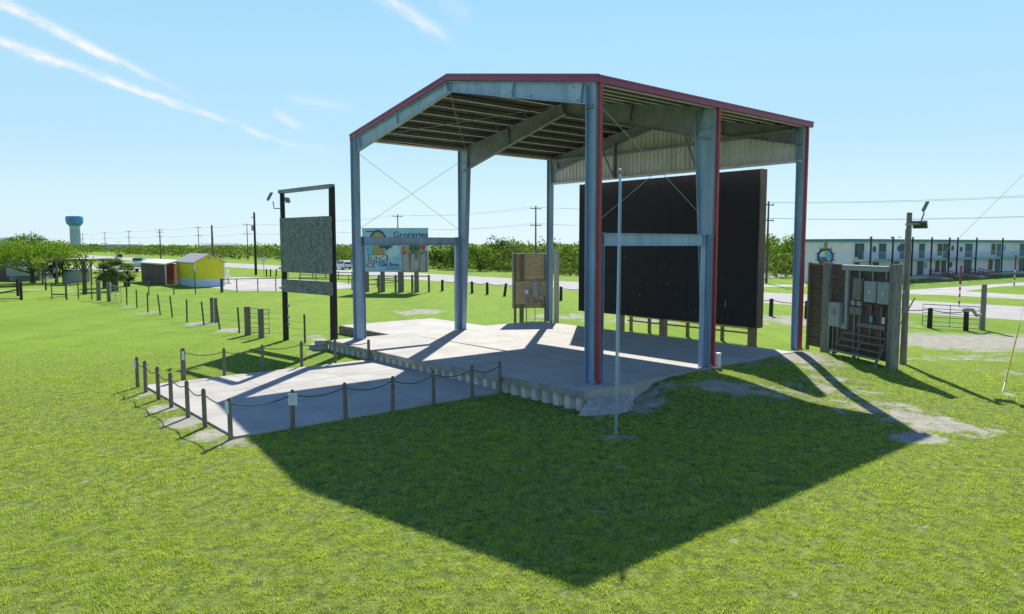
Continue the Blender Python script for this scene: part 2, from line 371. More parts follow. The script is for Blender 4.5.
# ------------------------------------------------------------------ grass blades on the nearer lawn
def make_grass():
    X = []; Y = []; W = []; Hh = []
    for (y0, y1, dens, w, h) in ((8.0,14,2300,.012,.036),(14,21,1200,.016,.038),(21,30,420,.024,.040),(30,44,130,.036,.042)):
        half = y1*.80+2; nn = int(dens*2*half*(y1-y0))
        xx = rs.uniform(-half, half, nn); yy = rs.uniform(y0, y1, nn)
        k = np.abs(xx) < yy*.78+2.0
        X.append(xx[k]); Y.append(yy[k]); W.append(np.full(k.sum(), w)); Hh.append(np.full(k.sum(), h))
    X = np.concatenate(X); Y = np.concatenate(Y); W = np.concatenate(W); Hh = np.concatenate(Hh)
    d = dirt_mask(X, Y)
    cl = .45*fbm(X*2.6+Y*.6, Y*4.2, 77, 3)+.55*fbm(X*7, Y*12, 78, 3); cl2 = fbm(X*.8, Y*.8, 55, 3)
    keep = (rs.rand(len(X)) < np.clip((44-Y)/16, 0, 1)) & (~on_hard(X, Y, .04)) & (rs.rand(len(X)) > np.clip(d*1.35+(fbm(X*8, Y*8, 15, 3)-.5)*1.2*(d > .08), 0, .975)) & (rs.rand(len(X)) < np.clip((cl-.34)*4.4, .13, 1))
    X, Y, W, Hh, cl, cl2 = [q_[keep] for q_ in (X, Y, W, Hh, cl, cl2)]
    m = len(X); Hh = Hh*(.25+2.5*np.clip(cl-.2, 0, 1))*(.6+.8*cl2)*rs.uniform(.55, 1.35, m); W = W*rs.uniform(.7, 1.3, m)
    th = rs.uniform(0, 2*np.pi, m); le = rs.uniform(.1, .9, m)*Hh; lt = rs.uniform(0, 2*np.pi, m)
    dx = np.cos(th)*W*.5; dy = np.sin(th)*W*.5
    co = np.empty((m, 3, 3), np.float32)
    co[:,0,0] = X-dx; co[:,0,1] = Y-dy; co[:,0,2] = -.004
    co[:,1,0] = X+dx; co[:,1,1] = Y+dy; co[:,1,2] = -.004
    gzz = gz(X, Y); co[:,0,2] += gzz; co[:,1,2] += gzz
    co[:,2,0] = X+np.cos(lt)*le; co[:,2,1] = Y+np.sin(lt)*le; co[:,2,2] = Hh+gzz
    me = bpy.data.meshes.new('grass'); me.vertices.add(m*3); me.vertices.foreach_set('co', co.ravel())
    me.loops.add(m*3); me.polygons.add(m)
    me.loops.foreach_set('vertex_index', np.arange(m*3, dtype=np.int32)); me.polygons.foreach_set('loop_start', np.arange(0, m*3, 3, dtype=np.int32))
    me.update(); me.materials.append(M['blade'])
    o = bpy.data.objects.new('grass', me); COL.objects.link(o)
    tag(o, 'short mown green grass covering the near lawn', 'grass', kind='stuff'); print('blades', m)
make_grass()

# ------------------------------------------------------------------ flat ground pieces
def sheet(name, pts, m, z, th=0.0):
    b = MB(); k = len(pts)
    ps = [V3((p[0], p[1], z)) for p in pts]
    if th:
        lo = [V3((p.x, p.y, z-th)) for p in ps]
        b.add(ps+lo, [tuple(range(k)), tuple(range(2*k-1, k-1, -1))]+[(i, i+k, (i+1)%k+k, (i+1)%k) for i in range(k)])
    else: b.add(ps, [tuple(range(k))])
    o = b.build(name, m); o['kind'] = 'structure'
    return o
def ccw(pts):
    a = sum(pts[i][0]*pts[(i+1)%len(pts)][1]-pts[(i+1)%len(pts)][0]*pts[i][1] for i in range(len(pts)))
    return pts if a > 0 else pts[::-1]
sheet('road', ccw([S(-260,44.6), S(900,41), S(900,57), S(-260,58.2)]), M['asphalt'], .012)
for b_ in (46.2, 56.2): sheet('road_edge_line', ccw([S(-260,b_), S(500,b_-1), S(500,b_-.87), S(-260,b_+.13)]), M['paint'], .018)
mb = MB()
for i in range(-20, 60):
    q_ = [S(i*12,51.3,.018), S(i*12+3,51.3,.018), S(i*12+3,51.44,.018), S(i*12,51.44,.018)]
    mb.add(q_, [(3,2,1,0)])
mb.build('road_centre_line', M['paint'])['kind'] = 'structure'
def G(px, py): v = gp(px, py); return (v.x, v.y)
sheet('driveway', ccw([G(896,287.5), G(980,281.5), G(1100,279), G(1100,282.5), G(1000,286.5), G(964,291.3), G(1024,295), G(1100,299), G(1100,303.5), G(1024,299.3), G(940,295), G(896,294)]), M['lot'], .008)
sheet('side_path', ccw([G(740,275.5), G(800,272.6), G(806,274.6), G(745,280)]), M['lot'], .010)
sheet('footpath', ccw([G(740,285.2), G(806,284.6), G(806,286.6), G(740,287.2)]), M['lot'], .010)
sheet('parking_lot', ccw([G(205,277.5), G(240,277), G(285,278.5), G(345,283), G(372,286), G(340,289), G(285,291), G(238,291), G(205,287)]), M['lot'], .010)
sheet('side_road', ccw([G(60,266), G(120,265.4), G(205,268), G(205,272), G(110,271)]), M['lot'], .011)
sheet('patio_pad', ccw([S(3.45,-11.18), S(13.33,-11.18), S(13.33,-1.12), S(3.45,-1.12)]), M['concrete'], .06, .3)
# saw joints in the pad
mb = MB()
for a_ in (6.75, 10.05): mb.ubox(a_-.008, a_+.008, -11.17, -1.13, .058, .0625)
for b_ in (-7.8, -4.5): mb.ubox(3.46, 13.32, b_-.008, b_+.008, .058, .0632)
mb.build('patio_joint', mat('joint', (.2,.2,.17), .9))['kind'] = 'structure'

# ------------------------------------------------------------------ stage platform
st = thing('stage_platform', 'raised concrete stage floor with corrugated front skirting under the open pavilion', 'stage', S(8.5, 6, 0))
def zd(a, b): return DK + .16*max(0, 1-max(a,0)/9)*max(0, 1-max(b,0)/6)
mb = MB(); NA, NB = 40, 30
aa = [-.75+i*(18.55)/NA for i in range(NA+1)]; bb = [-1.25+j*14.75/NB for j in range(NB+1)]
def edge_a(b):   # ragged near-right edge
    if b < 1.2: return -.75
    return -.75 + min(1, (b-1.2)/3.2)*.62 + .05*math.sin(b*5.1)+.03*math.sin(b*11.7)
vs = []; fs = []
for b_ in bb:
    a0 = edge_a(b_)
    for a_ in aa:
        t = (a_-aa[0])/(aa[-1]-aa[0]); x = a0+t*(17.8-a0); vs.append(S(x, b_, zd(x, b_)))
for j in range(NB):
    for i in range(NA):
        q_ = j*(NA+1)+i; fs.append((q_, q_+NA+1, q_+NA+2, q_+1))
mb.add(vs, fs)
# border skirts
def strip(b, path, dz):
    for p_, q_ in zip(path[:-1], path[1:]):
        b.add([p_, q_, q_-Z*dz, p_-Z*dz], [(0,1,2,3)])
row = lambda j: [vs[j*(NA+1)+i] for i in range(NA+1)]
colm = lambda i: [vs[j*(NA+1)+i] for j in range(NB+1)]
strip(mb, row(NB), .7); strip(mb, colm(0), .75); strip(mb, colm(NA), .7); strip(mb, row(0), .16)
mb.build('deck_slab', M['concrete'], st)
# front lip + right lip
mb = MB()
for i in range(NA):
    x0 = aa[0]+i*18.55/NA; x1 = x0+18.55/NA; z0 = zd(x0, -1.25); z1 = zd(x1, -1.25)
    mb.hexa([S(x0,-1.36,z0-.2), S(x0,-1.252,z0-.2), S(x1,-1.252,z1-.2), S(x1,-1.36,z1-.2), S(x0,-1.33,z0-.006), S(x0,-1.252,z0-.003), S(x1,-1.252,z1-.003), S(x1,-1.33,z1-.006)])
mb.build('edge_lip', M['concrete2'], st)
mb = MB(); a_ = -.72; per = .56
while a_ < 17.75:
    h_ = zd(a_, -1.2)-.19
    prof = [(0,-1.06),(.10,-1.27),(.34,-1.27),(.44,-1.06),(.56,-1.06)]
    for (x0,y0),(x1,y1) in zip(prof[:-1], prof[1:]):
        mb.add([S(a_+x0,y0,-.05), S(a_+x1,y1,-.05), S(a_+x1,y1,h_), S(a_+x0,y0,h_)], [(0,1,2,3)])
    a_ += per
b_ = -1.1
mb.add([S(-.73,-1.2,-.05), S(-.73,1.2,-.05), S(-.73,1.2,.5), S(-.73,-1.2,.5)], [(0,1,2,3)])
mb.add([S(17.78,-1.2,-.05), S(17.78,2.5,-.05), S(17.78,2.5,.4), S(17.78,-1.2,.4)], [(3,2,1,0)])
mb.build('corrugated_skirting', M['pile'], st)
# side slab beyond the left columns
mb = MB(); mb.hexa([S(17.83,2.5,0), S(17.83,9.3,0), S(23.9,9.3,0), S(23.9,2.5,0), S(17.83,2.5,DK-.012), S(17.83,9.3,DK-.012), S(23.9,9.3,DK-.012), S(23.9,2.5,DK-.012)])
mb.build('side_slab', M['concrete'], st)
MB().ubox(17.85,23.92, 2.44,2.495, -.02, DK-.05).ubox(23.905,23.95,2.44,9.3,-.02,DK-.05).build('slab_edge_shade', M['wood'], st)  # dark strips added to give the slab edges their shade
# saw joints
mb = MB()
for b_ in (3.3, 6.97, 10.5):
    mb.hexa([S(-.05,b_-.01,.3), S(17.7,b_-.01,.3), S(17.7,b_+.01,.3), S(-.05,b_+.01,.3), S(-.05,b_-.01,zd(0,b_)+.002), S(17.7,b_-.01,DK+.002), S(17.7,b_+.01,DK+.002), S(-.05,b_+.01,zd(0,b_)+.002)])
for x in (5.8, 11.6): mb.ubox(x-.01, x+.01, -1.2, 13.4, .3, DK+.0025)
mb.build('floor_joint', M['concrete2'], st)
# rubble ramp at the near corner
mb = MB(); K = []
for i in range(9):
    t = i/8; b0 = -1.05+t*1.9
    K.append((S(-.78, b0, .5*(.9-.25*t)), S(-.95-.75*math.sin(t*3.1)+rnd.uniform(-.1,.1), b0-.25+t*.3-.5*(1-t), .0)))
for i in range(8):
    m0 = (K[i][0]+K[i][1])*.5+Z*.06; m1 = (K[i+1][0]+K[i+1][1])*.5+Z*.06
    mb.add([K[i][0], m0, m1, K[i+1][0]], [(0,1,2,3)]); mb.add([m0, K[i][1]-Z*.05, K[i+1][1]-Z*.05, m1], [(0,1,2,3)])
mb.add([K[0][0], K[0][1], S(-.78,-1.0,0)], [(0,1,2)]); 
mb.build('concrete_apron', M['rock'], st)
for i in range(26):
    pass

# ------------------------------------------------------------------ pavilion
pv = thing('pavilion', 'open sided steel pavilion with gabled roof, burgundy trim and tall galvanised columns', 'pavilion', S(8.6, 7, 0))
EZ = 11.17; RISE = 1.49; PUR = .23
slope = RISE/(WID/2); sl = math.atan(slope)
def rz(a): return EZ + RISE*(1-abs(a-WID/2)/(WID/2))
def column(b, near, d0, d1, top, m, name='column'):
    a0 = 0.03 if near else WID+.10; din = U if near else -U
    zb = zd(a0, b)
    c = MB().ibeam(S(a0,b,zb+.03), S(a0,b,top), din, d0, d1, .30, .026, .014)
    mid = d0*.5
    # stiffeners and splice plates
    for zz in (top-.75, ):
        dd = d0+(d1-d0)*.9
        c.box(S(a0,b,zz)+din*(dd*.5), (dd*.96, .28, .02), din, VV, Z)
    o = c.build(name, m, pv)
    bpb = MB().box(S(a0,b,zb+.015)+din*mid, (d0+.12, .42, .03), din, VV, Z)
    for i in (-1,1):
        for j in (-1,1): bpb.tube([S(a0,b,zb+.03)+din*(mid+i*(d0*.5+.01)*.6)+VV*j*.17, S(a0,b,zb+.09)+din*(mid+i*(d0*.5+.01)*.6)+VV*j*.17], .018, 6)
    bpb.build('base_plate', M['steeld'], o)
    return o
bA, bB, bC = .10, B1, LEN-.16
top_ = EZ-PUR-.02
for near in (True, False):
    column(bA, near, .40, .46, top_, M['steel'])
    column(bB, near, .34, .98 if near else .92, top_, M['steel'])
    column(bC, near, .30, .34, top_, M['steel'])
def rafter(b, dk, dr, m, fw=.24):
    for near in (True, False):
        a0 = 0.10 if near else WID-.10
        p0 = S(a0, b, rz(a0)-PUR-.02); p1 = S(WID/2, b, rz(WID/2)-PUR-.02)
        ax = (p1-p0).normalized(); dn = (-Z - ax*(-Z).dot(ax)).normalized()
        r = MB().ibeam(p0, p1, dn, dk, dr, fw, .022, .012)
        # stiffener / splice plates
        for t in (.07, .5, .985):
            c_ = p0.lerp(p1, t); dd = dk+(dr-dk)*t
            r.box(c_+dn*dd*.5, (.02, .2, dd*.97), ax, VV, dn)
        if b == bA:      # dark holes / bolts of the exposed outer web
            pass
        r.build('rafter', m, pv)
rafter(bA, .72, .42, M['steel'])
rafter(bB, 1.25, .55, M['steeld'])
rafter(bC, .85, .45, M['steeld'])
# dark bolt holes in the outer rafter web
mb = MB()
for (a_, dz) in ((8.2,.08),(8.0,.30),(6.9,.06),(6.7,.06),(4.6,.34),(1.2,.12),(9.2,.1),(10.9,.1),(11.1,.14),(16.4,.2),(3.4,.45),(1.0,.55)):
    z_ = rz(a_)-PUR-.06-dz
    MB().disc(S(a_, bA-.0075, z_), VV, .035, .004, 10).build('bolt_hole', M['black'], pv)
# purlins
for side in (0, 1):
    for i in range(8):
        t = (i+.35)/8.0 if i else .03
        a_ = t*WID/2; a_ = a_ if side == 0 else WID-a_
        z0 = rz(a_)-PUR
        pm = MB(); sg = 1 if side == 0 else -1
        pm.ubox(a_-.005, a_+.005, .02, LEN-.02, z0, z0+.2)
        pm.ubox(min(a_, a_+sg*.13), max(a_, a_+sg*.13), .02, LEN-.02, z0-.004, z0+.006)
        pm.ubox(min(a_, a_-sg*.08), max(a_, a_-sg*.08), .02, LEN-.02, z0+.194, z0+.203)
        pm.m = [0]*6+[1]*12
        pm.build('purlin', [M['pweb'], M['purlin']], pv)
# roof sheets (ribbed)
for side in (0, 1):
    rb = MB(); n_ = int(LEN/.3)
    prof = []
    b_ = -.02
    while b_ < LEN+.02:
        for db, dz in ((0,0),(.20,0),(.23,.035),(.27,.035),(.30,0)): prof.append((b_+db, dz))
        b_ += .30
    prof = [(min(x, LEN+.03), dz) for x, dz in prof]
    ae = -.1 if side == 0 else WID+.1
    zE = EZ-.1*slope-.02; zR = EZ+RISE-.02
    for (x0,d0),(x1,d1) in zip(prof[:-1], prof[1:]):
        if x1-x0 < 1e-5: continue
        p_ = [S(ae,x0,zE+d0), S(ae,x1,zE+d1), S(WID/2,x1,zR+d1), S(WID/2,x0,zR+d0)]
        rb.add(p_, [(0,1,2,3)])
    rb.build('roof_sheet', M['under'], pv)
MBr = MB(); MBr.add([S(WID/2-.25,-.03,EZ+RISE-.04+.05), S(WID/2-.25,LEN+.03,EZ+RISE+.01), S(WID/2,LEN+.03,EZ+RISE+.06), S(WID/2,-.03,EZ+RISE+.06), S(WID/2+.25,LEN+.03,EZ+RISE+.01), S(WID/2+.25,-.03,EZ+RISE+.01)], [(0,1,2,3),(3,2,4,5)])
MBr.build('ridge_cap', M['red'], pv)
# rake trims front/back, each slope
for b0, b1 in ((-.05, .0), (LEN, LEN+.05)):
    for side in (0, 1):
        ae = -.125 if side == 0 else WID+.125
        p0 = S(ae, b0, EZ-.02); q0 = S(WID/2, b0, EZ+RISE+.03)
        def P_(x, b, dz): return S(x, b, (EZ-.02 if x == ae else EZ+RISE+.03)+dz)
        tm = MB()
        tm.hexa([P_(ae,b0,-.24),P_(WID/2,b0,-.24),P_(WID/2,b1,-.24),P_(ae,b1,-.24),P_(ae,b0,.03),P_(WID/2,b0,.03),P_(WID/2,b1,.03),P_(ae,b1,.03)])
        # folded profile: small upper bead and top flange
        tm.hexa([P_(ae,b0-.022,-.05),P_(WID/2,b0-.022,-.05),P_(WID/2,b0-.002,-.05),P_(ae,b0-.002,-.05),P_(ae,b0-.022,.035),P_(WID/2,b0-.022,.035),P_(WID/2,b0-.002,.035),P_(ae,b0-.002,.035)])
        tm.build('rake_trim', M['red'], pv)
# eave gutters
for near in (True, False):
    a0, a1 = (-.15, -.005) if near else (WID+.005, WID+.15)
    tm = MB().ubox(a0, a1, -.04, LEN+.22, EZ-.27, EZ-.02)
    ao = a0 if near else a1
    tm.ubox(min(ao,ao-(.02 if near else -.02)), max(ao,ao-(.02 if near else -.02)), -.04, LEN+.22, EZ-.08, EZ-.015)
    tm.build('gutter', M['red'], pv)
    ee = MB().ubox(.0 if near else WID-.22, .22 if near else WID, .02, LEN-.02, EZ-PUR-.03, EZ-PUR-.015); ee.build('eave_strut', M['purlin'], pv)
# downspouts on both eaves
for b_ in (bA, bB, bC):
    for near in (True,):
        ao = -.07 if near else WID+.07
        zb = zd(0, b_) if near else DK
        c = MB().ubox(ao-.055, ao+.055, b_-.05, b_+.06, zb+.10, EZ-.27)
        c.bar(S(ao, b_, zb+.14), S(ao-(.12 if near else -.12), b_, zb+.05), .1, .08)
        for z_ in (zb+2.2, zb+5.2, zb+8.2): c.ubox(ao-.065, ao+.065, b_-.062, b_+.072, z_, z_+.03)
        c.build('downspout', M['redpipe'], pv)
# gable sheet at the far end
mb = MB(); x = .02; gz = 9.34
while x < WID-.05:
    prof = ((0,0),(.23,0),(.245,.06),(.285,.06),(.30,0))
    for (x0,d0),(x1,d1) in zip(prof[:-1], prof[1:]):
        xa, xb = min(x+x0, WID-.02), min(x+x1, WID-.02)
        if xb-xa < 1e-4: continue
        mb.add([S(xa,LEN+.02-d0,gz), S(xb,LEN+.02-d1,gz), S(xb,LEN+.02-d1,rz(xb)-.04), S(xa,LEN+.02-d0,rz(xa)-.04)], [(0,1,2,3)])
    x += .30
mb.build('gable_sheet', M['gable'], pv)
mb = MB().ubox(.1, WID-.1, LEN-.22, LEN-.03, gz-.02, gz+.0)
mb.ubox(.1, WID-.1, LEN-.22, LEN-.21, gz, gz+.09)
mb.build('bottom_girt', M['purlin'], pv)
mb = MB().ubox(.4, WID-.4, LEN-.36, LEN-.33, 10.72, 10.86).ubox(.4, WID-.4, LEN-.36, LEN-.2, 10.70, 10.72)
mb.build('girt', M['steeld'], pv)
for a_ in (5.74, 11.49):
    MB().ibeam(S(a_,LEN-.28,gz), S(a_,LEN-.28,rz(a_)-.8), -VV, .2, .2, .15, .015, .01).build('gable_post', M['steeld'], pv)
    sg = 1 if a_ > 8 else -1
    MB().bar(S(a_,LEN-.5,gz+.1), S(a_, LEN-2.2, rz(a_)-PUR), .09, .09).build('knee_brace', M['steeld'], pv)
# portal frames in bay one
for near in (True, False):
    ac = .2 if near else WID-.05
    din = U if near else -U
    for b_ in (bA+.22, bB-.24):
        sgn = 1 if b_ < 3 else -1
        zb = zd(0, b_) if near else DK
        o = MB().ibeam(S(ac, b_-.0, zb+.02), S(ac, b_, 5.93), VV*sgn, .25, .25, .2, .02, .012).build('portal_post', M['steel'], pv)
    MB().ibeam(S(ac, bA+.22, 5.91), S(ac, bB-.24, 5.91), -Z, .45, .45, .2, .02, .012).build('portal_beam', M['steel'], pv)
    ax = .12 if near else WID-.12
    MB().tube([S(ax,bA+.15,10.25), S(ax,bB-.15,6.3)], .010, 6).build('brace_rod', M['cable'], pv)
    MB().tube([S(ax+.03,bB-.15,10.25), S(ax+.03,bA+.15,6.3)], .010, 6).build('brace_rod', M['cable'], pv)
# flange braces and roof rods
for b_ in (bB,):
    for i in range(1, 4):
        for side in (0, 1):
            t = i/4; a_ = t*WID/2; a_ = a_ if side == 0 else WID-a_
            dep = 1.25+(.55-1.25)*t
            for sg in (-1, 1):
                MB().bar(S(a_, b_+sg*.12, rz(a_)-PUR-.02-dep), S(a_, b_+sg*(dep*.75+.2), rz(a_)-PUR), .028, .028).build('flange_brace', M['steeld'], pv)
for (a0, c0, a1, c1) in ((.6,bA+.1,8.4,bB-.1),(8.4,bA+.1,.6,bB-.1),(WID-.6,bA+.1,8.9,bB-.1),(8.9,bA+.1,WID-.6,bB-.1)):
    MB().tube([S(a0,c0,rz(a0)-PUR-.12), S(a1,c1,rz(a1)-PUR-.12)], .012, 5).build('roof_rod', M['cable'], pv)

# small white outlet box by the middle near column
ob = MB().ubox(-.30,-.14, B1+.08, B1+.24, .45, 1.08); ob.ubox(-.31,-.13, B1+.07, B1+.25, 1.08, 1.10)
tag(ob.build('outlet_box', M['white'], base=S(-.2,B1+.16,.4), bevel=.01), 'small white box at the foot of the middle near column with red downspout', 'box')

# ------------------------------------------------------------------ rope posts round the pad
def rope_post(loc, label, sign=None, h=1.16, lean=(0,0), r=.066):
    t = thing('rope_post', label, 'post', loc, 'wooden rope posts round the concrete pad')
    top = V3(loc)+V3((lean[0], lean[1], h))
    MB().tube([V3(loc)-Z*.1, V3(loc)+V3((lean[0]*.5,lean[1]*.5,h*.5)), top-Z*.02, top], [r*1.05, r, r*.97, r*.8], 10).build('timber', M['post'], t)
    MB().tube([top-Z*.02, top+Z*.03], [r*.75, r*.55], 10).build('cap', M['pole'], t)
    if sign:
        w, hh, dz = sign[:3]; c = top+V3((0,-r-.015,-dz))+V3((sign[3] if len(sign) > 3 else 0,0,0))
        o = MB().box(c, (w, .012, hh)).build('sign_plate', M['signw'], t)
        m2 = MB()
        for k in range(3): m2.box(c+V3((rnd.uniform(-.02,.02), -.0085, hh*(.28-.2*k))), (w*rnd.uniform(.45,.7), .004, hh*.045))
        m2.build('sign_mark', M['aqua'], o)
    return top
near_b = [-11.3,-9.47,-7.72,-6.01,-4.39,-2.72,-1.42]; left_a = [5.28,6.97,8.83,10.40,12.15,13.35]; far_b = [-9.66,-8.04,-6.39,-4.62,-2.98]
tops_n = []; tops_l = []; tops_f = []
for i, b_ in enumerate(near_b):
    sg = {0:(.10,.34,.22,-.04), 1:(.27,.37,.24,.03)}.get(i)
    lab = 'grey wooden post with green-edged plate at the near left corner of concrete pad' if i == 0 else \
          ('wooden post carrying a square white sign on the near edge of concrete pad' if i == 1 else
           '%s wooden rope post along the shaded near pad edge, counting from the signed one' % ORD[i-2])
    l2 = (rnd.uniform(-.02,.02), rnd.uniform(-.02,.02))
    tops_n.append(rope_post(S(3.42, b_), lab, sg, lean=l2))
for i, a_ in enumerate(left_a):
    sg = (.08,.3,.22,-.04) if i == 5 else None
    lab = 'wooden rope post with small plate at the far left corner of concrete pad' if i == 5 else '%s wooden rope post up the sunlit left pad edge from the near corner' % ORD[i]
    tops_l.append(rope_post(S(a_, -11.42), lab, sg, lean=(rnd.uniform(-.03,.03), rnd.uniform(-.02,.02))))
for i, b_ in enumerate(far_b):
    sg = (.10,.34,.25,.05) if i == 0 else None
    lab = 'stout wooden rope post with plate, leftmost on the far side of concrete pad' if i == 0 else '%s rope post on the far pad edge, right of the stout plated one' % ORD[i-1]
    tops_f.append(rope_post(S(13.62, b_), lab, sg, lean=(rnd.uniform(-.02,.02), 0), r=.095 if i == 0 else .066, h=1.3 if i == 0 else 1.16))
tops_f.append(rope_post(S(13.2, -1.46), 'rope post standing against the corrugated stage front', None, h=1.0, r=.07))
def sag(p, q_, d, n_=8, o=V3((0,0,-.12))):
    return [p.lerp(q_, i/n_)+o-Z*d*4*(i/n_)*(1-i/n_) for i in range(n_+1)]
def rope(tops, label, name='rope', cat='rope', d=.16, r=.018, m='chainrope', o=V3((0,0,-.12))):
    pts = []
    for p_, q_ in zip(tops[:-1], tops[1:]):
        s_ = sag(p_, q_, d*rnd.uniform(.75,1.2), 8, o); pts += s_ if not pts else s_[1:]
    return tag(MB().tube(pts, r, 6).build(name, M[m], base=V3((tops[0].x, tops[0].y, 0)), smooth=True), label, cat)
rope(tops_n, 'dark rope sagging between the posts along the near pad edge')
rope([tops_n[0]]+tops_l, 'dark rope sagging between the posts up the left pad edge')
rope(tops_f, 'dark rope sagging between posts on the far pad edge up to the stage')

# ------------------------------------------------------------------ flagpole
fp = gp(616, 434); ft = V3((fp.x+.02, fp.y, 7.52))
fl = thing('flagpole', 'slim silver flagpole with ball top standing in shaded grass before the pavilion', 'flagpole', fp)
MB().tube([fp-Z*.1, fp+Z*3.6, fp+Z*3.61, ft], [.045,.042,.036,.032], 12).build('pole', M['tankstem'], fl, smooth=True)
MB().ball(ft+Z*.05, .075).build('finial', M['galv'], fl, smooth=True)
MB().tube([fp+V3((.07,-.03,1.2)), fp+V3((.06,-.03,4)), ft+V3((.05,0,-.05))], .006, 5).build('halyard', M['white'], fl)
MB().bar(fp+V3((.055,-.02,1.2)), fp+V3((.1,-.03,1.28)), .02, .02).build('cleat', M['steeld'], fl)

# ------------------------------------------------------------------ black projection screen behind the stage
bs = thing('projection_screen', 'huge black boarded screen on timber posts behind the stage', 'screen', S(9, 15.3, 0))
sb0, sb1 = 15.0, 15.32
mb = MB()
panels = 6; x0s, x1s = 2.87, 15.5; pw = (x1s-x0s)/panels
for i in range(panels):
    for j in range(3):
        z0 = 1.26+j*2.68; mb.ubox(x0s+i*pw+.004, x0s+(i+1)*pw-.004, sb0, sb0+.05, z0+.004, z0+2.672)
mb.build('face_board', M['screen'], bs)
MB().ubox(x0s+.01, x1s-.01, sb0+.03, sb0+.052, 1.27, 9.25).build('backing', M['screen'], bs)
mb = MB(); mb.ubox(x0s, x1s, sb0+.053, sb1, 1.28, 1.42); mb.ubox(x0s, x1s, sb0+.053, sb1, 9.1, 9.28)
for i in range(13):
    xx = x0s+.1+i*(x1s-x0s-.2)/12; mb.ubox(xx-.05, xx+.05, sb0+.054, sb1-.003, 1.42, 9.1)
mb.build('stud_frame', M['woodl'], bs)
MB().ubox(x0s-.07, x0s-.005, sb0+.02, sb1+.25, 1.24, 9.3).build('end_board', M['brown'], bs)
for a_ in (12.35, 9.1, 3.35):
    MB().ubox(a_-.17, a_+.17, sb0+.34, sb0+.68, -.1, 9.0).build('post', M['wood'], bs)
mb = MB()
for k in range(18):
    a_ = rnd.uniform(3.1, 15.2); z_ = rnd.uniform(1.4, 4.8)
    mb.ubox(a_-.02, a_+.02, sb0-.004, sb0-.001, z_, z_+rnd.choice((.02,.05,.03,.28 if k < 3 else .04)))
mb.build('scuff_mark', M['galv'], bs)
# white-ish conduit pole beside the screen right end with insulator brackets
t = thing('low_rail_fence', 'low rail of reddish planks on short posts behind the stage', 'fence', S(7.5, 17.5, 0))
MB().bar(S(13.6,17.6,1.0), S(4.6,17.6,.95), .04, .26).build('rail', M['woodl'], t)
MB().bar(S(13.6,17.6,.62), S(4.6,17.6,.6), .04, .1).build('rail', M['wood'], t)
for a_ in (13.4, 11.9, 9.0, 6.6, 4.7): MB().ubox(a_-.08, a_+.08, 17.64, 17.8, -.05, 1.12).build('post', M['wood'], t)

# ------------------------------------------------------------------ left sign frame
A_ = V3((-13.08, 41.49, 0)); B_ = V3((-9.5, 38.25, 0)); dAB = (B_-A_).normalized(); nAB = V3((dAB.y, -dAB.x, 0))
if nAB.y > 0: nAB = -nAB
sf = thing('sign_frame', 'tall frame of two black poles carrying weathered board panels beside the pavilion', 'sign frame', (A_+B_)/2)
MB().tube([A_-Z*.2, A_+Z*8.4], [.17,.135], 12).build('pole', M['pole'], sf)
MB().tube([B_-Z*.2, B_+V3((.05,0,8.5))], [.21,.17], 12).build('pole', M['pole'], sf)
MB().bar(A_+V3((0,0,8.50))-dAB*.2, B_+V3((0,0,8.56))+dAB*.15, .3, .2).build('crossbeam', M['steeld'], sf)
off = nAB*.24
for z0, z1, e in ((3.95,7.0,1),(2.82,3.55,1)):
    mb = MB(); k = 3 if z1 > 5 else 1
    for i in range(4):
        p_ = (A_+dAB*.06).lerp(B_+dAB*.34, i/4); q_ = (A_+dAB*.06).lerp(B_+dAB*.34, (i+1)/4)
        mb.hexa([p_+off+Z*z0, q_+off-dAB*.008+Z*z0, q_+off-dAB*.008-nAB*.03+Z*z0, p_+off-nAB*.03+Z*z0, p_+off+Z*z1, q_+off-dAB*.008+Z*z1, q_+off-dAB*.008-nAB*.03+Z*z1, p_+off-nAB*.03+Z*z1])
    mb.build('board_panel', M['osb'], sf)
    MB().bar(A_+off*.6-dAB*.3+Z*(z0+.2), B_+off*.6+Z*(z0+.2), .09, .09).build('batten', M['wood'], sf)
def floodlight(parent, c, d, size=.42):
    d = V3(d).normalized(); x = d.cross(Z).normalized(); y = x.cross(d)
    b = MB(); b.box(c, (size, size*.8, .07), x, y, d); 
    for i in range(6): b.box(V3(c)-d*.06+x*(i-2.5)*size/6, (.012, size*.7, .07), x, y, d)
    o = b.build('floodlight', M['steeld'], parent)
    MB().box(V3(c)+d*.038, (size*.84, size*.64, .008), x, y, d).build('lens', M['glass'], o)
o = MB().tube([A_+V3((0,0,7.55)), A_+V3((-.45,-.1,7.55)), A_+V3((-.5,-.1,7.95))], .03, 6).build('lamp_arm', M['pole'], sf)
floodlight(sf, A_+V3((-.66,-.1,8.22)), (.80,.35,-.45), .62)
floodlight(sf, A_+V3((.3,-.1,8.02)), (-.9,.2,-.3), .38)
for z_ in (2.0, 1.35, .95): MB().box(A_+V3((.22,-.1,z_)), (.12,.08,.16)).build('junction_box', M['greybox'], sf)
t = tag(MB().box(B_+V3((-.55,-.45,.22)), (.6,.55,.55)).box(B_+V3((-.95,-.3,.1)), (.5,.5,.3)).build('concrete_block', M['rock'], base=B_+V3((-.6,-.4,0)), bevel=.04), 'pale concrete lump at the foot of the right black pole', 'block')

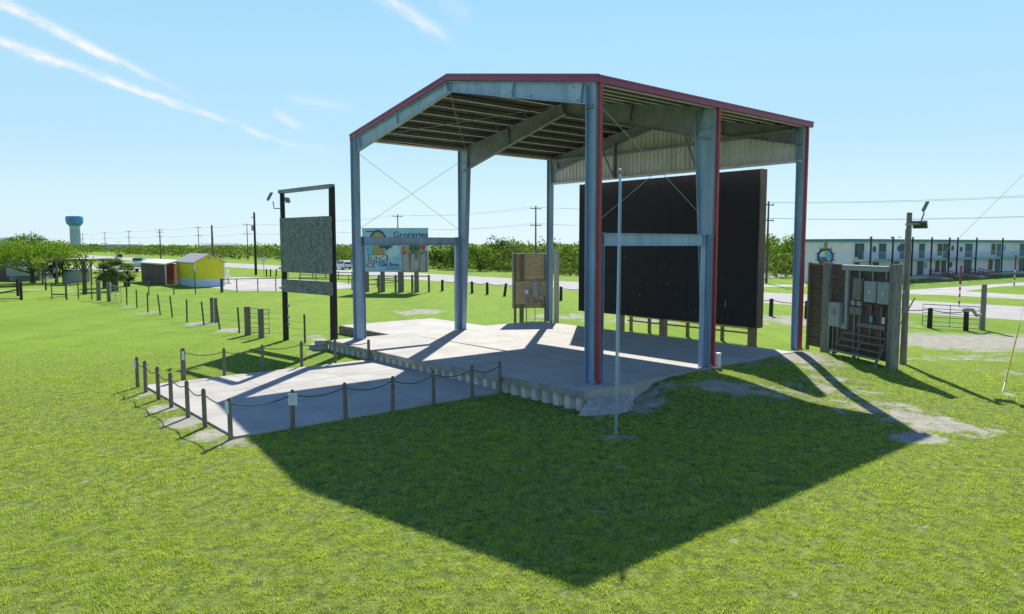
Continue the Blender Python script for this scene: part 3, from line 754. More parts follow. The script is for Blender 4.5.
# ------------------------------------------------------------------ meter board by the far left column
q0 = gp(516, 326); 
mbd = thing('meter_board', 'timber meter board with grey boxes beside the far left column', 'meter board', S(19.4, 14.0, 0))
mA = V3((0.08, 47.6, 0)); mB = V3((2.72, 47.9, 0)); dm = (mB-mA).normalized(); nm = V3((dm.y, -dm.x, 0))
def mp_(t, off, z): return mA+dm*t+nm*off+Z*z
Lm = (mB-mA).length
mb = MB()
for i in range(12): mb.box(mp_(Lm/2, .0, 1.45+i*.295), (Lm, .03, .285), dm, nm, Z)
mb.build('plank_wall', M['woodl'], mbd)
for t_ in (.12, .55, Lm-.5, Lm-.12): MB().box(mp_(t_, .07, 2.45), (.16 if t_ != .55 else .28, .1, 4.9), dm, nm, Z).build('stud', M['wood'], mbd)
MB().box(mp_(Lm*.5, .0, 4.92), (Lm+.1, .24, .04), dm, nm, Z).build('cap_board', M['greybox'], mbd)
MB().box(mp_(-.05, .02, 3.1), (.05, .2, 3.6), dm, nm, Z).build('side_trim', M['greybox'], mbd)
MB().box(mp_(1.15, .16, 2.35), (2.0, .03, 1.5), dm, nm, Z).build('mounting_board', M['woodl'], mbd)
MB().box(mp_(.85, .26, 2.4), (.34, .16, .46), dm, nm, Z).build('meter_box', M['greybox'], mbd, bevel=.02)
MB().disc(mp_(.85, .36, 2.42), nm, .12, .08, 16).build('meter_dial', M['white'], mbd)
MB().box(mp_(1.42, .26, 2.55), (.34, .16, 1.0), dm, nm, Z).build('breaker_box', M['greybox'], mbd, bevel=.02)
MB().box(mp_(1.85, .24, 2.05), (.22, .14, .22), dm, nm, Z).build('switch_box', M['greybox'], mbd, bevel=.02)
MB().box(mp_(1.2, .24, 1.85), (.18, .12, .2), dm, nm, Z).build('switch_box', M['greybox'], mbd, bevel=.02)
MB().tube([mp_(.85,.25,2.2), mp_(.85,.25,.2)], .035, 8).build('conduit', M['galv'], mbd)
MB().tube([mp_(1.42,.25,2.1), mp_(1.42,.25,.2)], .025, 8).build('conduit', M['galv'], mbd)
MB().tube([mp_(.95,.24,1.8), mp_(1.3,.24,1.75), mp_(1.85,.24,1.8), mp_(1.95,.24,1.3)], .02, 6).build('cable_run', M['pole'], mbd)
MB().box(mp_(Lm*.78, .2, 1.2), (.05,.05,1.8), dm, nm, Z).build('stake', M['wood'], mbd)
gb = MB().box(V3((2.98,48.4,2.55)), (.34,.25,5.1)); gb.box(V3((2.98,48.26,5.12)), (.42,.3,.05))
tag(gb.build('grey_panel_post', M['greybox'], base=(2.98,48.4,0)), 'pale grey sheet metal post between meter board and far column', 'post')

# ------------------------------------------------------------------ electrical wall on the right
eA = V3((15.35, 37.1, 0)); eB = V3((16.75, 31.2, 0)); de = (eB-eA).normalized(); ne = V3((-abs(de.y), de.x*-1, 0)); ne = V3((de.y, -de.x, 0))
if ne.x > 0: ne = -ne
Le = (eB-eA).length
ew = thing('electrical_wall', 'dark timber wall carrying grey electrical cabinets and a leaning rack by the right column', 'electrical board', (eA+eB)/2)
def ep(t, off, z): return eA+de*t+ne*off+Z*z
def ebox(t0, t1, o0, o1, z0, z1, b=None):
    b = b or MB(); return b.box(ep((t0+t1)/2, (o0+o1)/2, (z0+z1)/2), (t1-t0, o1-o0, z1-z0), de, ne, Z)
def et(px, off=0):
    k = (px-512)/F; q0 = eA+ne*off; return (k*q0.y-q0.x)/(de.x-k*de.y)
mb = MB()
for i in range(17): ebox(0, Le-.1, -.02, .02, .32+i*.25, .32+i*.25+.238, mb)
mb.build('plank_wall', M['wooddark'], ew)
ebox(.02, Le-.12, -.05, -.022, .33, 4.55).build('backing_sheet', M['wooddark'], ew)
mb = MB()
for z_ in (4.5, 3.95, 3.15, 2.35, 1.5, .7): ebox(.05, et(824), .02, .10, z_-.02, z_+.02, mb)
mb.build('shelf_batten', M['wood'], ew)
ebox(0, .12, .02, .16, .1, 4.6).build('corner_stud', M['wood'], ew)
ebox(et(824,.15), et(830.5,.15), .0, .22, -.1, 4.62).build('post', M['greenpost'], ew)
ebox(et(889.5,.32), Le+.05, -.1, .32, -.1, 4.66).build('post', M['greenpost'], ew)
ebox(et(845), et(888,.2), .03, .20, 4.3, 4.55).build('cable_trunk', M['greybox'], ew, bevel=.01)
ebox(et(846.5,.1), et(849.5,.1), .03, .16, 1.75, 4.3).build('cable_trunk', M['greybox'], ew, bevel=.01)
ebox(et(842,.1), et(849.5,.1), .03, .18, 1.5, 1.75).build('cable_trunk', M['greybox'], ew, bevel=.01)
t0, t1 = et(829.5,.3), et(840.5,.3)
o = ebox(t0, t1, .04, .3, 1.55, 2.72).build('cabinet', M['greybox'], ew, bevel=.02)
MB().disc(ep((t0+t1)/2,.33,2.25), ne, .13, .07, 16).build('meter_dial', M['galv'], o)
for x0, x1, z0, z1, mm in ((853,862,2.95,3.95,'greenpost'),(864.5,876.5,2.9,3.86,'greybox'),(878,890.5,2.88,3.85,'greybox')):
    t0, t1 = et(x0,.25), et(x1,.25)
    o = ebox(t0, t1, .06, .25, z0, z1).build('cabinet', M[mm], ew, bevel=.02)
    ebox(t0+.03, t1-.03, .253, .263, z0+.04, z1-.04).build('cabinet_door', M[mm], o)
    if mm == 'greybox': MB().disc(ep((t0+t1)/2,.275,(z0+z1)/2-.02), ne, .06, .03, 12).build('round_badge', M['white'], o)
    MB().tube([ep((t0+t1)/2,.12,z1), ep((t0+t1)/2,.12,4.3)], .04, 8).build('conduit', M['galv'], ew)
ebox(et(850.5,.2), et(862,.2), .04, .2, 2.25, 2.6).build('junction_box', M['greenpost'], ew, bevel=.01)
for x_ in (853.5, 859.5): ebox(et(x_-1.8,.2), et(x_+1.8,.2), .05, .2, 2.68, 2.9).build('small_box', M['greybox'], ew, bevel=.01)
MB().tube([ep(et(830.8,.2),.2,1.6), ep(et(830.8,.2),.2,.05)], .06, 8).build('conduit', M['galv'], ew)
for x_, z_ in ((835,1.6),(839.5,1.6),(856,2.3),(861.5,2.9)): MB().tube([ep(et(x_,.12),.12,z_), ep(et(x_,.12),.12,.2)], .03, 6).build('conduit', M['galv'], ew)
for x_ in (872, 883): ebox(et(x_-1,.1), et(x_+1,.1), .02, .1, .6, 2.75).build('stud', M['wood'], ew)
ebox(et(860,.1), et(888,.1), .1, .15, 1.72, 1.9).build('cross_rail', M['greenpost'], ew)
for x_, mm in ((873.5,'aqua'),(886,'white')):
    t_ = et(x_, .15)
    MB().tube([ep(t_,.1,2.85), ep(t_+.06,.2,2.5), ep(t_,.18,2.3)], .02, 6).build('hanging_lead', M['pole'], ew)
    ebox(t_-.07, t_+.07, .14, .2, 2.0, 2.3).build('plug', M[mm], ew, bevel=.01)
# leaning rack
rk = thing('timber_rack', 'grey slatted timber rack propped low against the electrical wall', 'rack', ep(4.4, .8, 0))
ra0, ra1 = et(836,.5), et(888,.5)
for t_ in (ra0+.3, (ra0+ra1)/2, ra1-.25):
    MB().bar(ep(t_,.85,.05), ep(t_,.2,1.25), .07, .1, ne).build('rack_leg', M['wood'], rk)
for k in range(5):
    u_ = k/4
    MB().bar(ep(ra0+.1*k,.90-.66*u_,.2+1.15*u_), ep(ra1-.05*k,.90-.66*u_,.2+1.15*u_), .09, .07, ne).build('slat', M['galv'] if k < 2 else M['wood'], rk)
tag(MB().box(ep(ra1-.9,1.0,.1), (.5,.28,.22), de, ne, Z).box(ep(ra1-.5,1.05,.06),(.25,.3,.14), de, ne, Z).build('stone_block', M['rock'], base=ep(ra1-.9,1.0,0), bevel=.03), 'pale stone block lying under the slatted rack', 'block')
# light pole behind the wall
lp = V3((18.0, 32.9, 0))
lt = thing('light_pole', 'grey wooden light pole with floodlights beside the electrical wall', 'light pole', lp)
MB().tube([lp-Z*.2, lp+V3((.0,0,3.5)), lp+V3((-.02,0,6.95))], [.15,.13,.11], 12).build('pole', M['greenpost'], lt)
MB().bar(lp+V3((-.25,-.15,6.42)), lp+V3((.4,-.15,6.45)), .1, .08).build('bracket', M['galv'], lt)
floodlight(lt, lp+V3((.42,-.1,6.4)), (-.35,-.5,-.85), .6)
floodlight(lt, lp+V3((.62,-.15,7.2)), (.80,-.46,-.38), .62)
MB().tube([lp+V3((.45,-.1,6.5)), lp+V3((.56,-.15,6.95))], .03, 6).build('lamp_arm', M['pole'], lt)
MB().tube([lp+V3((-.17,-.05,2.6)), lp+V3((-.17,-.05,6.2))], .03, 6).build('conduit', M['galv'], lt)
MB().box(lp+V3((-.12,-.18,2.9)), (.25,.12,1.0)).build('panel_box', M['greenpost'], lt)

# ------------------------------------------------------------------ bollards along the road, chain
def bollard(loc, label, h=1.35, lean=0.0, grp='dark bollards along the road'):
    t = tag(MB().tube([V3(loc)-Z*.1, V3(loc)+V3((lean,0,h-.05)), V3(loc)+V3((lean,0,h))], [.16,.15,.1], 10).build('bollard', M['pole'], base=loc), label, 'bollard', grp)
    return V3(loc)+V3((lean,0,h))
tops = []
avals = [53.7,50.9,48.2,45.6,42.8,40.1,37.3,34.5,31.7,28.9,26.1,23.4,20.6,17.9,15.1,12.4,9.6,6.8,4.1,1.3,-.8]
for i, a_ in enumerate(avals):
    b_ = 30.9+(53.7-a_)*.051
    ln = .18 if i == 4 else rnd.uniform(-.04,.04)
    if i < len(avals)-2: lb = '%s dark road bollard counting right from beneath the billboard' % (ORD[i] if i < 19 else 'late')
    elif i == len(avals)-2: lb = 'dark bollard at the left end of the tube gate'
    else: lb = 'dark bollard with a wrapped white cloth top near the tall grey post'
    if i == 4: lb = 'leaning dark road bollard, clearly tilted right'
    tops.append(bollard(S(a_, b_), lb, lean=ln))
pts = []
for p_, q_ in zip(tops[:-1], tops[1:]):
    s_ = sag(p_, q_, .16, 6, V3((0,0,-.1))); pts += s_ if not pts else s_[1:]
tag(MB().tube(pts, .03, 5).build('chain', M['chainrope'], base=V3((tops[0].x,tops[0].y,0))), 'long dark chain slung between the bollards along the road', 'chain')
tp = gp(982, 330)
tag(MB().tube([tp-Z*.1, tp+Z*2.9, tp+Z*2.95], [.17,.15,.12], 12).build('gate_post', M['greenpost'], base=tp), 'tall grey timber post at the right end of the tube gate', 'post')
last = tops[-1]
cl = MB(); cl.ball(last+V3((0,0,0)), .26, 10, 6, .6); cl.tube([last+V3((0,0,.02)), last+V3((.35,-.05,0)), last+V3((.6,-.1,-.35)), tp+V3((-.14,-.1,1.0))], [.14,.12,.1,.08], 8)
tag(cl.build('cloth_wrap', M['rock'], base=last, smooth=True), 'pale cloth wrapped over a bollard top and slung to the tall post', 'cloth')
def tube_gate(p0, p1, h, label, rails=5, uprights=2, r=.028):
    t = thing('tube_gate', label, 'gate', p0); p0 = V3(p0); p1 = V3(p1)
    f_ = MB(); f_.tube([p0+Z*.15, p0+Z*h, p1+Z*h, p1+Z*.15, p0+Z*.15], r*1.3, 8); f_.build('gate_frame', M['galv'], t)
    for k in range(1, rails): MB().tube([p0+Z*(.15+(h-.15)*k/rails), p1+Z*(.15+(h-.15)*k/rails)], r*.8, 6).build('gate_rail', M['galv'], t)
    for k in range(1, uprights+1):
        c_ = p0.lerp(p1, k/(uprights+1)); MB().tube([c_+Z*.15, c_+Z*h], r*.8, 6).build('gate_brace', M['galv'], t)
g0 = gp(922, 327); g1_ = gp(978, 331)
tube_gate(g0, g1_, 1.55, 'long grey tube gate between dark bollards on the right', 5, 1)

# guy wires + yellow guards; the pole they belong to stands outside the frame on the right
pp = V3((31.0, 33.0, 0))
gA = gp(1003, 391)
def guard(p0, p1, label, col='yellowp'):
    t = thing('guy_anchor', label, 'guy wire', p0)
    p0 = V3(p0); p1 = V3(p1); d = (p1-p0).normalized()
    MB().tube([p0+d*.7, p0+d*4.3], .026, 8).build('yellow_guard', M[col], t)
    MB().tube([p0-d*.1, p0+d*.72], .022, 8).build('anchor_rod', M['galv'], t)
    MB().ball(p0+d*.6, .045).build('eye', M['galv'], t)
    MB().tube([p0+d*4.2, p1], .007, 6).build('wire', M['galv'], t)
guard(gA, V3((30.5, 40.5, 11.0)), 'yellow guarded guy wire anchored in the grass at the right edge')
tag(MB().tube([ep(5.9,.1,3.0)+Z*.0, V3((30.5,40.5,11.6)), ], .008, 6).build('service_wire', M['tpost'], base=ep(5.9,.1,0)), 'thin cable rising from electrical wall to the upper right sky', 'wire')
rp = V3((30.6, 40.6, 0)); t = thing('utility_pole', 'utility pole just past the right edge that the guy wires climb to', 'utility pole', rp)
MB().tube([rp-Z*.2, rp+Z*12.2], [.2,.14], 10).build('pole', M['upole'], t); MB().bar(rp+V3((-1.1,0,11.7)), rp+V3((1.1,0,11.7)), .1, .12).build('crossarm', M['upole'], t)
q1_ = gp(899, 326); q2_ = V3((q1_.x+2.2, q1_.y+1, 2.6))
t = thing('cable_guard', 'slanting yellow guard stake behind the light pole', 'stake', q1_)
MB().tube([q1_, q1_+V3((1.15,.3,1.9))], .05, 8).build('guard', M['yellowp'], t); MB().tube([q1_-V3((.1,0,.15)), q1_+V3((.1,0,.2))], .03, 6).build('anchor_rod', M['galv'], t)

# ------------------------------------------------------------------ billboard
def text(s, size, loc, xdir, nrm, m, parent, name='lettering', ext=.01):
    cu = bpy.data.curves.new(name, 'FONT'); cu.body = s; cu.size = size; cu.extrude = ext; cu.align_x = 'LEFT'; cu.offset = size*.012
    tmp = bpy.data.objects.new(name, cu); COL.objects.link(tmp)
    bpy.context.view_layer.update()
    me = bpy.data.meshes.new_from_object(tmp.evaluated_get(bpy.context.evaluated_depsgraph_get()))
    bpy.data.objects.remove(tmp)
    X = V3(xdir).normalized(); Nn = V3(nrm).normalized(); Yv = Z
    o = bpy.data.objects.new(name, me); COL.objects.link(o); me.materials.clear(); me.materials.append(m)
    mt = Matrix(((X.x,Yv.x,Nn.x,loc[0]),(X.y,Yv.y,Nn.y,loc[1]),(X.z,Yv.z,Nn.z,loc[2]),(0,0,0,1)))
    root = V3((0,0,0)); q_ = parent
    while q_ is not None: root += q_.location; q_ = q_.parent
    mt.translation -= root
    o.data.transform(mt); o.parent = parent
    return o
bL = V3((-17.35, 84.0, 0)); bR = V3((-9.65, 83.3, 0)); db = (bR-bL).normalized(); nb_ = V3((db.y, -db.x, 0))
if nb_.y > 0: nb_ = -nb_
Wb = (bR-bL).length; z0b, z1b = 2.35, 7.3
bd = thing('billboard', 'wide pale blue grocery billboard on thick timber posts beyond the lawn', 'billboard', (bL+bR)/2)
def bpnt(u_, v_, off=.0): return bL+db*(u_*Wb)+nb_*off+Z*(z0b+v_*(z1b-z0b))
MB().box(bpnt(.5,.5,-.04), (Wb, .08, z1b-z0b), db, nb_, Z).build('face_panel', M['billblue'], bd)
MB().box(bpnt(.5,1.0,-.03)+Z*.06, (Wb+.1, .16, .1), db, nb_, Z).build('top_cap', M['greybox'], bd)
for k, x_ in enumerate((.045,.29,.57,.81)):
    c_ = bL+db*(x_*Wb)-nb_*.35
    MB().tube([c_-Z*.1, c_+Z*6.4], [.28 if k != 2 else .36,.25 if k != 2 else .32], 12).build('support_post', M['post'], bd)
def patch(pts, m, name, off=.012, th=.02):
    b = MB(); f_ = [bpnt(u_, v_, off+th) for u_, v_ in pts]; r_ = [bpnt(u_, v_, off) for u_, v_ in pts]; k = len(pts)
    b.add(f_+r_, [tuple(range(k)), tuple(range(2*k-1,k-1,-1))]+[(i, i+k, (i+1)%k+k, (i+1)%k) for i in range(k)]); return b.build(name, M[m], bd)
def ell(cu, cv, ru, rv, a0=0, a1=360, n_=24): return [(cu+ru*math.cos(math.radians(a0+(a1-a0)*i/n_)), cv+rv*math.sin(math.radians(a0+(a1-a0)*i/n_))) for i in range(n_+1)]
patch([(0,.0),(.60,0),(.60,.03),(0,.03)], 'aqua', 'print_band')
patch(ell(.24,.68,.14,.30,0,180), 'navy', 'emblem_ring', .004, .006)
patch(ell(.24,.69,.115,.235,0,180), 'tan', 'emblem_disc', .012, .006)
patch([(.135,.36),(.17,.72),(.32,.72),(.345,.36)], 'tan', 'emblem_scene', .020, .004)
patch([(.07,.36),(.05,.58),(.09,.70),(.15,.66),(.16,.36)], 'aqua', 'emblem_wave', .026, .004)
patch([(.35,.50),(.34,.62),(.40,.70),(.45,.66),(.47,.60),(.42,.55)], 'produce', 'emblem_plant', .026, .004)
patch([(.25,.56),(.27,.62),(.34,.62),(.37,.56)], 'navy', 'emblem_boat', .032, .004)
patch([(.09,.24),(.09,.40),(.385,.40),(.385,.24)], 'navy', 'name_band', .038, .006)
patch([(.105,.255),(.105,.385),(.365,.385),(.365,.255)], 'white', 'name_field', .048, .004)
patch([(.17,.23),(.33,.23),(.25,.13)], 'aqua', 'emblem_tip', .030, .004)
patch([(.60,.0),(.60,.44),(.985,.5),(.985,0)], 'bagd', 'print_bag_ground', .004, .004)
patch([(.605,.02),(.612,.44),(.70,.44),(.715,.02)], 'bag', 'print_bag')
patch([(.73,.02),(.745,.40),(.87,.46),(.865,.10),(.83,.02)], 'bag', 'print_bag')
patch([(.88,.02),(.885,.40),(.955,.46),(.96,.04)], 'bag', 'print_bag')
patch(ell(.635,.50,.045,.10,0,360,14), 'printred', 'print_fruit')
patch(ell(.70,.53,.035,.08,0,360,14), 'tan', 'print_bread')
patch([(.74,.46),(.70,.62),(.74,.74),(.80,.66),(.86,.74),(.88,.58),(.85,.44)], 'produce', 'print_greens')
patch(ell(.93,.60,.035,.09,0,360,14), 'printred', 'print_fruit', .034, .006)
patch([(.86,.46),(.90,.70),(.96,.70),(.94,.48)], 'tan', 'print_bread', .022, .006)
patch([(.36,.40),(.41,.34),(.50,.36),(.57,.44),(.56,.60),(.50,.66),(.46,.58),(.40,.52)], 'bluew', 'print_splash', .008, .004)
patch([(.66,.44),(.64,.58),(.68,.66),(.72,.60),(.71,.46)], 'tan', 'print_loaf', .03, .004)
patch([(.80,.30),(.79,.46),(.83,.52),(.86,.44),(.84,.28)], 'bagd', 'print_fold', .036, .004)
patch([(.36,.07),(.36,.085),(.58,.085),(.58,.07)], 'navy', 'print_line', .012, .004)
patch([(.06,.93),(.06,.955),(.20,.955),(.20,.93)], 'navy', 'print_line', .012, .004)
patch(ell(.615,.50,.02,.05,0,360,12), 'tan', 'print_fruit', .036, .004)
text('Groceries', 1.0, bpnt(.475,.80,.03), db, nb_, M['navy'], bd)
text('KING', .74, bpnt(.115,.26,.056), db, nb_, M['navy'], bd)
text('ICE', .78, bpnt(.045,.10,.03), db, nb_, M['printred'], bd)
text('Gift Shop', .60, bpnt(.265,.13,.034), db, nb_, M['navy'], bd)

# corral rails under and left of the billboard
def rail_fence(p, q_, n_, h, label, rails=(0.55, 1.0), m='wood', pw=.14, lean=False, grp=None):
    p = V3(p); q_ = V3(q_)
    t = thing('rail_fence', label, 'fence', (p+q_)/2, grp)
    for i in range(n_):
        c_ = p.lerp(q_, i/(n_-1)); MB().tube([c_-Z*.1, c_+Z*h], pw*.5, 8).build('post', M[m], t)
    for r_ in rails: MB().bar(p+Z*h*r_*.97, q_+Z*h*r_*.97, .06, .12).build('rail', M[m], t)
rail_fence(gp(379,292), gp(429,292), 4, 2.0, 'tall rough timber rail right beneath the billboard', (.95,), pw=.26)
rail_fence(gp(300,283), gp(400,285), 7, 1.3, 'weathered rail fence left of the billboard beyond the parking lot', (.5,.95))
rail_fence(gp(288,278), gp(352,280), 6, 1.3, 'farther low rail fence behind the board panels', (.9,))
rail_fence(gp(352,290), gp(400,285), 3, 1.2, 'sloping timber rail joining the fence and the billboard posts', (.4,.9))

# ------------------------------------------------------------------ wire fences on the left lawn
def tline(b, p, h, lean, r=.045): b.tube([V3(p)-Z*.1, V3(p)+V3((lean*h,0,h))], r, 6); return b
wf = thing('wire_fence', 'long wire fence of thin dark stakes crossing the left lawn', 'fence', gp(187,322))
fpx = [(67,300,0,0),(78.6,299,0,0),(92,299.5,0,0),(127,305,0,0),(137,308,0,0),(148,312.5,0,0),(160.5,315,-.1,0),(172.5,317.5,-.08,0),(187,322,.02,0),(204,325,-.07,0),(220,329.5,-.11,0),(239.5,333,-.04,0),(305,343,0,0)]
prev = None; tp_ = []
for x_, y_, ln, k in fpx:
    c_ = gp(x_, y_); hh = 1.62; tline(MB(), c_, hh, ln, .055).build('stake', M['tpost'], wf); tp_.append((c_, ln, hh))
for z_ in (.35, .75, 1.15, 1.5):
    w_ = MB().tube([c_+V3((ln*z_,0,z_)) for c_, ln, hh in tp_], .007, 4).build('strand', M['galv'], wf)
for (x_, y_, r_, h_, nm_) in ((99,300.5,.20,1.95,'corner post'),(109,301.5,.17,1.8,''),(212.3,322,.12,1.75,''),(216.3,322.5,.12,1.75,''),(248,335,.19,1.75,''),(261.5,338,.17,1.75,'')):
    c_ = gp(x_, y_); MB().tube([c_-Z*.1, c_+Z*h_], r_, 10).build('timber_post', M['post'], wf)
tube_gate(gp(250.5,334.5), gp(269.5,336), 1.62, 'small grey tube gate among the stakes near the black poles', 5, 1)
tube_gate(gp(110.5,301.5), gp(121.5,304), 1.6, 'small far grey tube gate by the thick corner post', 5, 1)
w2 = thing('wire_fence', 'second wire fence with a top rail running before the yellow house', 'fence', gp(222,291.5))
p2 = [(99,297.5),(127,296.5),(149,295.5),(174,294.6),(195.6,294),(222,292.5)]
cs = [gp(*q_) for q_ in p2]
for i, c_ in enumerate(cs): tline(MB(), c_, 1.6 if i != 4 else 2.6, 0, .06 if i < 5 else .17).build('stake', M['tpost'], w2)
for z_ in (.5, 1.0, 1.5): MB().tube([c_+Z*z_ for c_ in cs], .008, 4).build('strand', M['galv'], w2)
cs = [gp(*q_) for q_ in ((222,292.5),(237,292),(258,291.5),(276,291),(300,290.5),(330,290))]
for c_ in cs: tline(MB(), c_, 1.5, 0, .06).build('stake', M['tpost'], w2)
MB().tube([c_+Z*1.52 for c_ in cs], .05, 6).build('top_rail', M['tpost'], w2)
MB().tube([c_+Z*.2 for c_ in cs], .01, 4).build('strand', M['galv'], w2)
# black rail fence at left edge
rl = thing('rail_fence', 'black timber rail fence at the left edge of the lawn', 'fence', gp(21,300))
c0 = gp(21.5,300); c1 = gp(-22,301); c2 = gp(18,296)
for c_ in (c0, c1, c2): MB().tube([c_-Z*.1, c_+Z*1.85], .14, 10).build('post', M['pole'], rl)
MB().bar(c0+Z*1.35, c1+Z*1.3, .07, .14).build('rail', M['pole'], rl)
MB().bar(c0+Z*1.1, c1+Z*.35, .07, .14).build('rail', M['pole'], rl)
MB().bar(c0+Z*.15, c1+Z*.12, .06, .1).build('rail', M['post'], rl)
rail_fence(gp(52,299), gp(66,299), 2, 1.6, 'short wire and stake run at far left', (.3,.9), 'tpost', .1)

# ------------------------------------------------------------------ trees and bushes
def leaves(clumps, per, size, seed=0, K=6.5):
    """clumps: (cx,cy,cz,rx,ry,rz). returns numpy quads"""
    r_ = np.random.RandomState(seed); V = []
    for (cx, cy, cz, rx, ry, rz_) in clumps:
        n_ = max(6, int(per*(rx*ry*rz_)**(2/3)/(size*size)*K))
        d = r_.normal(size=(n_,3)); d /= np.linalg.norm(d, axis=1)[:,None]
        rad = r_.uniform(.25, 1, n_)**.45*(1+r_.normal(0,.10,n_))
        c_ = d*rad[:,None]*np.array([rx,ry,rz_])+np.array([cx,cy,cz])
        a = r_.normal(size=(n_,3)); a /= np.linalg.norm(a, axis=1)[:,None]
        b = np.cross(a, r_.normal(size=(n_,3))); b /= np.linalg.norm(b, axis=1)[:,None]
        s_ = size*r_.uniform(.5, 1.2, n_)[:,None]
        V.append(np.stack([c_-a*s_*.5, c_-b*s_*.28, c_+a*s_*.5, c_+b*s_*.28], 1))
    return np.concatenate(V)
def leaf_obj(name, q_, m, parent=None, base=(0,0,0)):
    q_ = q_.reshape(-1, 3).astype(np.float32) - np.array(base, np.float32); n_ = len(q_)//4
    q_[:,2] = np.maximum(q_[:,2], -base[2]+.02)
    me = bpy.data.meshes.new(name); me.vertices.add(len(q_)); me.vertices.foreach_set('co', q_.ravel())
    me.loops.add(len(q_)); me.polygons.add(n_)
    me.loops.foreach_set('vertex_index', np.arange(len(q_), dtype=np.int32)); me.polygons.foreach_set('loop_start', np.arange(0, len(q_), 4, dtype=np.int32))
    me.update(); me.materials.append(m)
    o = bpy.data.objects.new(name, me); COL.objects.link(o)
    if parent is not None: o.parent = parent
    else: o.location = base
    return o
def tree(label, base, h, r, m, trunk_h=None, seed=1, leaf=.3, nclump=14, cat='tree', name='tree', per=2.2, flat=.6, grp=None, tr=.22):
    base = V3(base); t = thing(name, label, cat, base, grp); rr = random.Random(seed)
    th = trunk_h if trunk_h is not None else h*.35
    top = base+V3((rr.uniform(-.2,.2)*r, rr.uniform(-.2,.2)*r, h*.72))
    tb = MB(); tb.tube([base-Z*.1, base+Z*th*.6+V3((rr.uniform(-.1,.1),0,0)), base+Z*th, top], [tr*1.3, tr, tr*.8, tr*.2], 9)
    cl = []
    for i in range(nclump):
        ang = rr.uniform(0, 6.283); q_ = rr.uniform(.15, .85)**.6*r; zz = th+(h-th)*rr.uniform(.18, .86)
        q_ *= (1-.5*max(0,(zz-th)/(h-th)-.5)*2)
        c_ = base+V3((math.cos(ang)*q_, math.sin(ang)*q_, zz)); s_ = r*rr.uniform(.26, .46)
        cl.append((c_.x, c_.y, c_.z, s_, s_, s_*flat*rr.uniform(.8,1.3)))
        if i < 9:
            st_ = base+Z*th*rr.uniform(.7,1.1); tb.tube([st_, st_.lerp(c_, .55)+Z*.1*h*.3, c_], [tr*.5, tr*.3, tr*.08], 6)
    tb.build('trunk', M['trunk'], t)
    leaf_obj('crown', leaves(cl, per, leaf, seed), m, t, tuple(base))
    return t
# big spreading tree at far left: overlapping crowns
tree('large spreading tree whose light crown overhangs the grey shed at far left', gp(33,283), 5.9, 6.2, M['leafB'], 1.7, 3, .36, 34, per=1.15, flat=.42, tr=.3)
tree('dense rounded tree at the extreme left edge', gp(2,279), 5.6, 5.2, M['leafA'], 2.0, 4, .34, 24, per=2.0, flat=.6, tr=.3)
tree('feathery tree with a thin topmost spray behind the spreading one', gp(26,272), 7.3, 6.5, M['leafA'], 4.0, 5, .42, 24, per=1.1, flat=.35, tr=.3)
tree('small forked young tree on the grass left of the bush', gp(46,290), 4.6, 1.7, M['leafB'], 1.7, 6, .22, 9, per=1.3, tr=.09)
tree('thin leafless looking tree with sparse top beside the pergola', gp(85,294.5), 5.2, 1.5, M['leafB'], 2.8, 7, .2, 8, per=.9, tr=.2)
tree('round dark bush with a short trunk left of the grey tank', gp(57,283), 3.2, 2.4, M['leafD'], .7, 8, .28, 12, 'bush', 'bush', per=2.4, tr=.2)
tree('mid green tree overlapping the right of the spreading crown', gp(50,276), 6.2, 4.6, M['leafB'], 2.0, 9, .36, 16, per=1.6, flat=.5, tr=.25)
def fan_palm(label, base, h, r, seed):
    base = V3(base); t = thing('fan_palm', label, 'palm', base); rr = random.Random(seed)
    MB().tube([base-Z*.1, base+Z*h*.5, base+Z*h], [.42,.38,.32], 10).build('trunk', M['trunk'], t)
    b = MB(); c0 = base+Z*h
    for i in range(46):
        az = rr.uniform(0, 6.28); el = rr.uniform(-.9, 1.35); d = V3((math.cos(az)*math.cos(el), math.sin(az)*math.cos(el), math.sin(el)))
        pe = c0+d*r*.5*rr.uniform(.8,1.1); b.tube([c0, pe], .02, 4)
        sd = d.cross(Z).normalized(); up = sd.cross(d)
        for k in range(11):
            a_ = (k-5)/5*1.25; dd = (d*math.cos(a_)+sd*math.sin(a_)).normalized(); tip = pe+dd*r*.55-Z*.12*r*abs(a_)
            w_ = sd*math.cos(a_)*.06-d*math.sin(a_)*.06
            b.add([pe, pe+dd*r*.3-w_+up*.02, tip, pe+dd*r*.3+w_+up*.02], [(0,1,2,3)])
    b.build('fronds', M['palm'], t)
fan_palm('short fan palm with a stout trunk standing clear on the lawn', gp(115,291), 2.3, 1.9, 3)
fan_palm('low fan palm crown left of the stout palm', gp(106,288), 1.8, 1.7, 4)
fan_palm('low fan palm beside the boat trailer', gp(127,286), 1.6, 1.5, 5)
